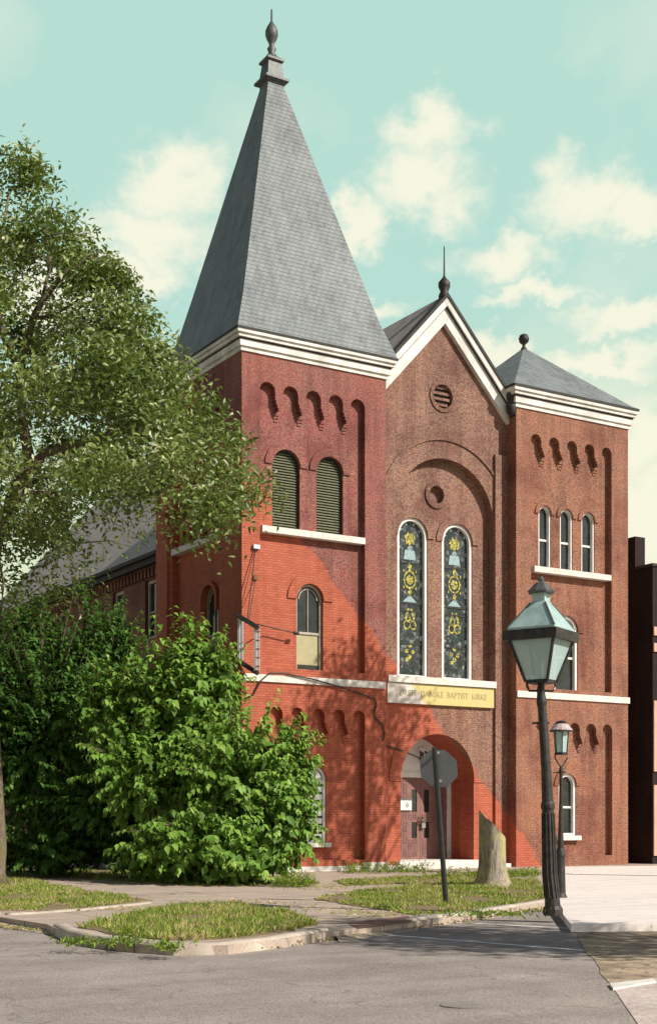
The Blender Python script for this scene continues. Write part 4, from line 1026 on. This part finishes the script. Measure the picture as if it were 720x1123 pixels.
# ------------------------------------------------------------------ gas lamps
def sqring(c, a, z, phi, k=4): return [c+Vector((a*math.cos(phi+j*2*PI/k), a*math.sin(phi+j*2*PI/k), z)) for j in range(k)]
def frustum(mb, c, levels, phi, m, k=4):
    vs = []
    for a_, z in levels: vs += sqring(c, a_, z, phi, k)
    K = len(levels); mb.add(vs, [(i*k+j, i*k+(j+1) % k, (i+1)*k+(j+1) % k, (i+1)*k+j) for i in range(K-1) for j in range(k)]+[tuple(reversed(range(k))), tuple((K-1)*k+j for j in range(k))], m)
camdir = math.atan2(-pd.y, -pd.x)
b1 = gr(606, 1004); d1 = 1498*1.6/104; sc1 = d1/F
l1 = empty('gas_lamp', b1); tag(l1, 'large old gas street lamp with teal four-sided lantern on a dark fluted post', 'street lamp')
def PZ(x, y): return at(x, y, d1)
pm = MB()
pth = [(606, 1004), (605.2, 985), (602.5, 960), (600.8, 900), (600.6, 889), (600.5, 886), (600.4, 882), (600.2, 879), (598.8, 850), (595.8, 800), (594, 776), (593.6, 770), (593, 762), (592.6, 756)]
prd = [9, 8.2, 7.6, 6.6, 6.5, 7.8, 7.8, 6.3, 5.6, 5.1, 4.8, 5.8, 4.6, 4.2]
pm.tube([PZ(x, y) for x, y in pth], [r*sc1 for r in prd], 'iron', 14)
for j in range(12):  # flutes
    q_ = 2*PI*j/12
    off = lambda r: (pr*math.cos(q_)+pd*math.sin(q_))*r*sc1
    pm.tube([PZ(605.2, 985)+off(8.1), PZ(602.5, 960)+off(7.5), PZ(600.7, 892)+off(6.5)], .016, 'iron', 5)
pm.lathe([(.17, 0), (.17, .1), (.14, .16)], 'iron', (b1.x, b1.y, 0), 12)
swp(pm.build('post'), l1)
cbm = MB(); p = PZ(594, 793); cbm.tube([p-pr*.17, p+pr*.12], .022, 'iron', 6); swp(cbm.build('ladder_bar'), l1)
lc = PZ(593, 748); phi = camdir+R(12)   # one corner towards the viewer, a little to the left
lan = MB(); z_ = lambda y: (748-y)*sc1
frustum(lan, lc, [(18*sc1, -.03), (18*sc1, .03)], phi, 'iron'); 
for j in range(4):
    q0 = phi+j*PI/2; lo_p = lc+Vector((math.cos(q0), math.sin(q0), 0))*18*sc1; hi_p = lc+Vector((math.cos(q0)*37*sc1, math.sin(q0)*37*sc1, z_(702)))
    lan.tube([lo_p, hi_p], .028, 'iron', 5)
for j in range(4):   # flanged band: a square ring with open middle
    q0, q1 = phi+j*PI/2, phi+(j+1)*PI/2
    for (ra, rb, za, zb) in ((44, 38, 704, 693), ):
        o0 = [lc+Vector((math.cos(q_)*r_*sc1, math.sin(q_)*r_*sc1, z_(zz))) for q_ in (q0, q1) for r_ in (ra, rb) for zz in (za, zb)]
        lan.add(o0, [(0, 4, 5, 1), (2, 3, 7, 6), (1, 5, 7, 3), (0, 2, 6, 4)], 'iron')
lano = swp(lan.build('lantern_frame'), l1)
def sub(o, par, root): o.parent = par; return o
gl = MB()
vs = sqring(lc, 17.2*sc1, .03, phi)+sqring(lc, 36.5*sc1, z_(702), phi); gl.add(vs, [(j, (j+1) % 4, (j+1) % 4+4, j+4) for j in range(4)], 'glassclear')
def glassm():
    m, nt, b = newmat('pale teal lantern glass'); b.inputs['Base Color'].default_value = (.50, .66, .63, 1); b.inputs['Roughness'].default_value = .15
    tr_ = nt.nodes.new('ShaderNodeBsdfTransparent'); tr_.inputs[0].default_value = (.75, .9, .88, 1); mx = nt.nodes.new('ShaderNodeMixShader'); mx.inputs[0].default_value = .30
    out = [n for n in nt.nodes if n.type == 'OUTPUT_MATERIAL'][0]; L(nt, b.outputs[0], mx.inputs[1]); L(nt, tr_.outputs[0], mx.inputs[2]); L(nt, mx.outputs[0], out.inputs[0]); return m
M['glassclear'] = glassm()
sub(gl.build('glass'), lano, l1)
bu = MB(); bu.lathe([(.05, .03), (.05, .35), (.10, .42), (.13, .55), (.11, .7), (.05, .78)], 'mantle', lc, 12); bu.tube([lc, lc+Vector((0, 0, .3))], .04, 'iron', 8); sub(bu.build('burner'), lano, l1)
rfm = MB(); frustum(rfm, lc, [(39*sc1, z_(694)), (39*sc1, z_(690)), (12.5*sc1, z_(662)), (10.5*sc1, z_(660)), (10.5*sc1, z_(650))], phi, 'lampglass')
lr = swp(rfm.build('lantern_roof'), l1)
cpm = MB(); frustum(cpm, lc, [(15*sc1, z_(651)), (15.5*sc1, z_(649)), (7*sc1, z_(640)), (3*sc1, z_(638)), (3.5*sc1, z_(636)), (1*sc1, z_(632))], phi, 'sheet', 8); sub(cpm.build('vent_cap'), lr, l1)
rdg = MB()
for j in range(4):
    q_ = phi+j*PI/2; rdg.tube([lc+Vector((math.cos(q_)*39*sc1, math.sin(q_)*39*sc1, z_(690))), lc+Vector((math.cos(q_)*12.5*sc1, math.sin(q_)*12.5*sc1, z_(662)))], .018, 'sheet', 5)
sub(rdg.build('ridge'), lr, l1)
cr = MB()
for sx in (-1, 1):
    for w_ in (pr, pd):
        b_ = lc+Vector((0, 0, -.13)); cr.tube([b_+w_*sx*.05+Vector((0, 0, -.02)), b_+w_*sx*.2+Vector((0, 0, -.02)), b_+w_*sx*.24+Vector((0, 0, .07)), b_+w_*sx*.22+Vector((0, 0, .14))], .022, 'iron', 6)
cr.tube([PZ(592.6, 757), lc], [.07, .045], 'iron', 8)
swp(cr.build('bracket'), l1)

b2 = gr(614, 985); d2 = 1498*1.6/85; s2 = d2/F; l2 = empty('gas_lamp', b2); tag(l2, 'small slim gas lamp with round glass lantern behind the large lamp', 'street lamp')
def P2(x, y): return at(x, y, d2)
pm = MB(); pm.tube([P2(614, 986), P2(614, 984), P2(614, 980), P2(614.3, 942), P2(614.3, 938), P2(614.3, 935), P2(614.5, 930), P2(614.6, 900), P2(614.8, 850), P2(614.8, 846), P2(614.9, 840)],
        [r*s2 for r in (8, 7.5, 6, 4.8, 5.8, 5.2, 3.4, 2.5, 1.9, 2.6, 1.4)], 'iron', 12); swp(pm.build('post'), l2)
pm = MB(); pm.tube([P2(606, 847.5), P2(620, 847.5)], .015, 'iron', 6); swp(pm.build('ladder_bar'), l2)
c2 = P2(615, 827); fr = MB()
for sx in (-1, 1):
    fr.tube([P2(614.9, 841), P2(615+sx*3, 838), P2(615+sx*6.5, 832), P2(615+sx*7, 826)], .014, 'iron', 5)
frustum(fr, c2, [(6.5*s2, -.02), (6.5*s2, .03)], camdir, 'iron', 6); 
for j in range(6):
    q_ = camdir+j*PI/3; fr.tube([c2+Vector((math.cos(q_)*6.5*s2, math.sin(q_)*6.5*s2, 0)), c2+Vector((math.cos(q_)*8.5*s2, math.sin(q_)*8.5*s2, 26*s2))], .012, 'iron', 4)
fro = swp(fr.build('lantern_frame'), l2)
gg = MB(); vs = sqring(c2, 6.2*s2, .03, camdir, 6)+sqring(c2, 8.2*s2, 25*s2, camdir, 6); gg.add(vs, [(j, (j+1) % 6, (j+1) % 6+6, j+6) for j in range(6)], 'glassclear'); sub(gg.build('glass'), fro, l2)
gg = MB(); gg.lathe([(.03, 0), (.03, .2), (.06, .26), (.05, .4)], 'mantle', c2, 10); sub(gg.build('burner'), fro, l2)
gg = MB(); gg.lathe([(12.5*s2, 25*s2), (12.5*s2, 26.5*s2), (11*s2, 28*s2), (8*s2, 32*s2), (4*s2, 34*s2)], 'pinkmetal', c2, 14); rr_ = swp(gg.build('lantern_roof'), l2)
gg = MB(); gg.lathe([(12.9*s2, 24.3*s2), (12.9*s2, 25.6*s2)], 'iron', c2, 14); gg.lathe([(6*s2, 33*s2), (6.5*s2, 34.5*s2), (3*s2, 36.5*s2)], 'iron', c2, 12); sub(gg.build('vent_cap'), rr_, l2)

# ------------------------------------------------------------------ street trees standing outside the picture on the right, whose shade falls on the front and the road
SUN = Vector((.40, -.66, .60)).normalized()
def street_tree(loc, label, seed, rad=2.6, zc=9., hz=3., n=7000):
    g = np.random.default_rng(seed); e = tag(empty('tree', loc), label, 'tree', None)
    mb = MB(); mb.tube([Vector((0, 0, -.1)), Vector((.05, 0, 1)), Vector((0, .1, zc*.6)), Vector((.1, 0, zc))], [.3, .22, .17, .05], 'bark', 8)
    for k in range(12):
        q_ = g.uniform(0, 6.28); mb.tube([Vector((0, .05, zc*.5+k*.25)), Vector((math.cos(q_)*rad*.5, math.sin(q_)*rad*.5, zc*.7+k*.2)), Vector((math.cos(q_)*rad*.9, math.sin(q_)*rad*.9, zc*.8+k*.3))], [.08, .05, .015], 'bark', 5)
    o = mb.build('trunk', e, True)
    cl = g.normal(size=(70, 3)); cl = unit(cl)*g.uniform(.4, 1, (70, 1))*[rad, rad, hz]+[0, 0, zc]
    P = np.concatenate([c_+g.normal(size=(n//70, 3))*.36 for c_ in cl]); k = len(P)
    leaves('crown', 'leaf_tree', P, g.normal(size=(k, 3)), g.normal(size=(k, 3))+[0, 0, 1], g.uniform(.16, .25, k), g.uniform(.08, .12, k), np.clip(g.normal(.5, .2, k), 0, 1), e)
    return e
tgt = Vector((4.3, 0, 4.0)); t_ = 16.5; cpos = tgt+SUN*t_
TZ = cpos.z
street_tree((cpos.x, cpos.y, 0), 'leafy street tree in front of the right tower, beyond the right edge', 31, 2.5, cpos.z, 3.0, 5200)
tgt = gr(560, 1022); cpos = tgt+SUN*12.5
street_tree((cpos.x, cpos.y, 0), 'leafy street tree at the kerb, far out to the right of the picture', 32, 2.4, cpos.z, 2.4, 5200)

# ------------------------------------------------------------------ light, sky, camera
w = bpy.data.worlds.new('World'); scn.world = w; w.use_nodes = True; nt = w.node_tree; nt.nodes.clear()
out = nt.nodes.new('ShaderNodeOutputWorld'); bg = nt.nodes.new('ShaderNodeBackground'); L(nt, bg.outputs[0], out.inputs[0]); bg.inputs[1].default_value = .1
sky = nt.nodes.new('ShaderNodeTexSky'); sky.sky_type = 'NISHITA'; sky.sun_disc = False
sky.sun_elevation = math.asin(SUN.z); sky.sun_rotation = math.atan2(SUN.x, SUN.y); sky.air_density = 1.0; sky.dust_density = 1.; sky.ozone_density = 1.
tc = nt.nodes.new('ShaderNodeTexCoord'); sep = nt.nodes.new('ShaderNodeSeparateXYZ'); L(nt, tc.outputs['Generated'], sep.inputs[0])
az = math_(nt, 'ARCTAN2', sep.outputs[0], sep.outputs[1]); el = math_(nt, 'ARCSINE', sep.outputs[2])
cmb = nt.nodes.new('ShaderNodeCombineXYZ'); L(nt, az, cmb.inputs[0]); L(nt, math_(nt, 'MULTIPLY', el, 1.25), cmb.inputs[1])
nz = nt.nodes.new('ShaderNodeTexNoise'); nz.inputs['Scale'].default_value = 22; nz.inputs['Detail'].default_value = 7; nz.inputs['Roughness'].default_value = .62; L(nt, cmb.outputs[0], nz.inputs['Vector'])
vm = nt.nodes.new('ShaderNodeVectorMath'); vm.operation = 'MULTIPLY_ADD'; L(nt, nz.outputs['Color'], vm.inputs[0]); vm.inputs[1].default_value = (.10, .10, 0); L(nt, cmb.outputs[0], vm.inputs[2])
def azel(x, y):
    v = (at(x, y, 100.)-CAMPOS).normalized(); return math.atan2(v.x, v.y), math.asin(v.z)
def cloud(x, y, rx, ry):
    a, e_ = azel(x, y); mp = nt.nodes.new('ShaderNodeVectorMath'); mp.operation = 'SUBTRACT'; L(nt, vm.outputs[0], mp.inputs[0]); mp.inputs[1].default_value = (a+.05, e_*1.25+.05, 0)
    sc_ = nt.nodes.new('ShaderNodeVectorMath'); sc_.operation = 'MULTIPLY'; L(nt, mp.outputs[0], sc_.inputs[0]); sc_.inputs[1].default_value = (F/rx*.98, F/ry*.9, 0)
    ln = nt.nodes.new('ShaderNodeVectorMath'); ln.operation = 'LENGTH'; L(nt, sc_.outputs[0], ln.inputs[0])
    mr = nt.nodes.new('ShaderNodeMapRange'); mr.interpolation_type = 'SMOOTHSTEP'; mr.inputs[1].default_value = .35; mr.inputs[2].default_value = 1.45; mr.inputs[3].default_value = 1; mr.inputs[4].default_value = 0; L(nt, ln.outputs['Value'], mr.inputs[0])
    return mr.outputs[0]
acc = None
for c_ in ((190, 195, 52, 42), (160, 255, 70, 35), (150, 295, 60, 22), (475, 150, 52, 34), (462, 205, 60, 34), (385, 238, 42, 26), (560, 280, 55, 26), (640, 215, 60, 36), (700, 225, 50, 30), (585, 325, 60, 18), (690, 350, 70, 22), (650, 400, 80, 20), (545, 385, 28, 22), (395, 340, 50, 16), (705, 480, 50, 60), (60, 330, 70, 40), (720, 570, 70, 70)):
    k = cloud(*c_); acc = k if acc is None else math_(nt, 'MAXIMUM', acc, k)
n2 = nt.nodes.new('ShaderNodeTexNoise'); n2.inputs['Scale'].default_value = 5; n2.inputs['Detail'].default_value = 7; L(nt, tc.outputs['Generated'], n2.inputs['Vector'])
far_c = ramp(nt, n2.outputs['Fac'], [(.56, (0, 0, 0)), (.70, (.8, .8, .8))])
acc = math_(nt, 'MAXIMUM', acc, math_(nt, 'MULTIPLY', far_c, .55))
nrt = math_(nt, 'ADD', math_(nt, 'MULTIPLY', sep.outputs[0], .52), math_(nt, 'MULTIPLY', sep.outputs[1], .85))   # pale green only towards the view; unseen sky kept darker to cut fill light
mk = ramp(nt, nrt, [(.45, (0, 0, 0)), (.8, (.86, .86, .86))])
base_c = mixc(nt, mk, sky.outputs[0], (4.5, 7.0, 6.0))
hz = ramp(nt, el, [(.08, (1, 1, 1)), (.36, (0, 0, 0))])
base_c = mixc(nt, math_(nt, 'MULTIPLY', hz, .75), base_c, (8.4, 7.6, 3.9))
cc = mixc(nt, math_(nt, 'MULTIPLY', acc, .85), base_c, (8.6, 8.2, 6.6))
zen = ramp(nt, el, [(.57, (1, 1, 1)), (.85, (.16, .2, .24))])  # unseen sky overhead darkened to cut the fill light
cc = mixc(nt, 1., cc, zen, 'MULTIPLY')
gn = nt.nodes.new('ShaderNodeTexNoise'); gn.inputs['Scale'].default_value = 60; gn.inputs['Detail'].default_value = 4; L(nt, tc.outputs['Generated'], gn.inputs['Vector'])
cc = mixc(nt, .5, cc, ramp(nt, gn.outputs['Fac'], [(.3, (.45, .46, .46)), (.7, (.55, .54, .54))]), 'OVERLAY') if 0 else cc
L(nt, cc, bg.inputs[0])
sun = bpy.data.lights.new('sun', 'SUN'); sun.energy = 5.0; sun.angle = R(.5); sun.color = (1., .94, .85)
so = link(bpy.data.objects.new('sun', sun)); so.rotation_euler = (-SUN).to_track_quat('-Z', 'Y').to_euler()
cam = bpy.data.cameras.new('camera'); cam.sensor_fit = 'HORIZONTAL'; cam.sensor_width = 36; cam.lens = 36*F/720; cam.shift_y = (H-561.5)/720; cam.clip_end = 3000
co = link(bpy.data.objects.new('camera', cam)); co.location = CAMPOS; co.rotation_euler = (R(90), 0, -math.atan2(C_, S_)); scn.camera = co
scn.view_settings.view_transform = 'Standard'; scn.view_settings.look = 'None'; scn.view_settings.exposure = .22; scn.view_settings.gamma = 1
scn.cycles.max_bounces = 5; scn.cycles.diffuse_bounces = 3; scn.cycles.transparent_max_bounces = 8
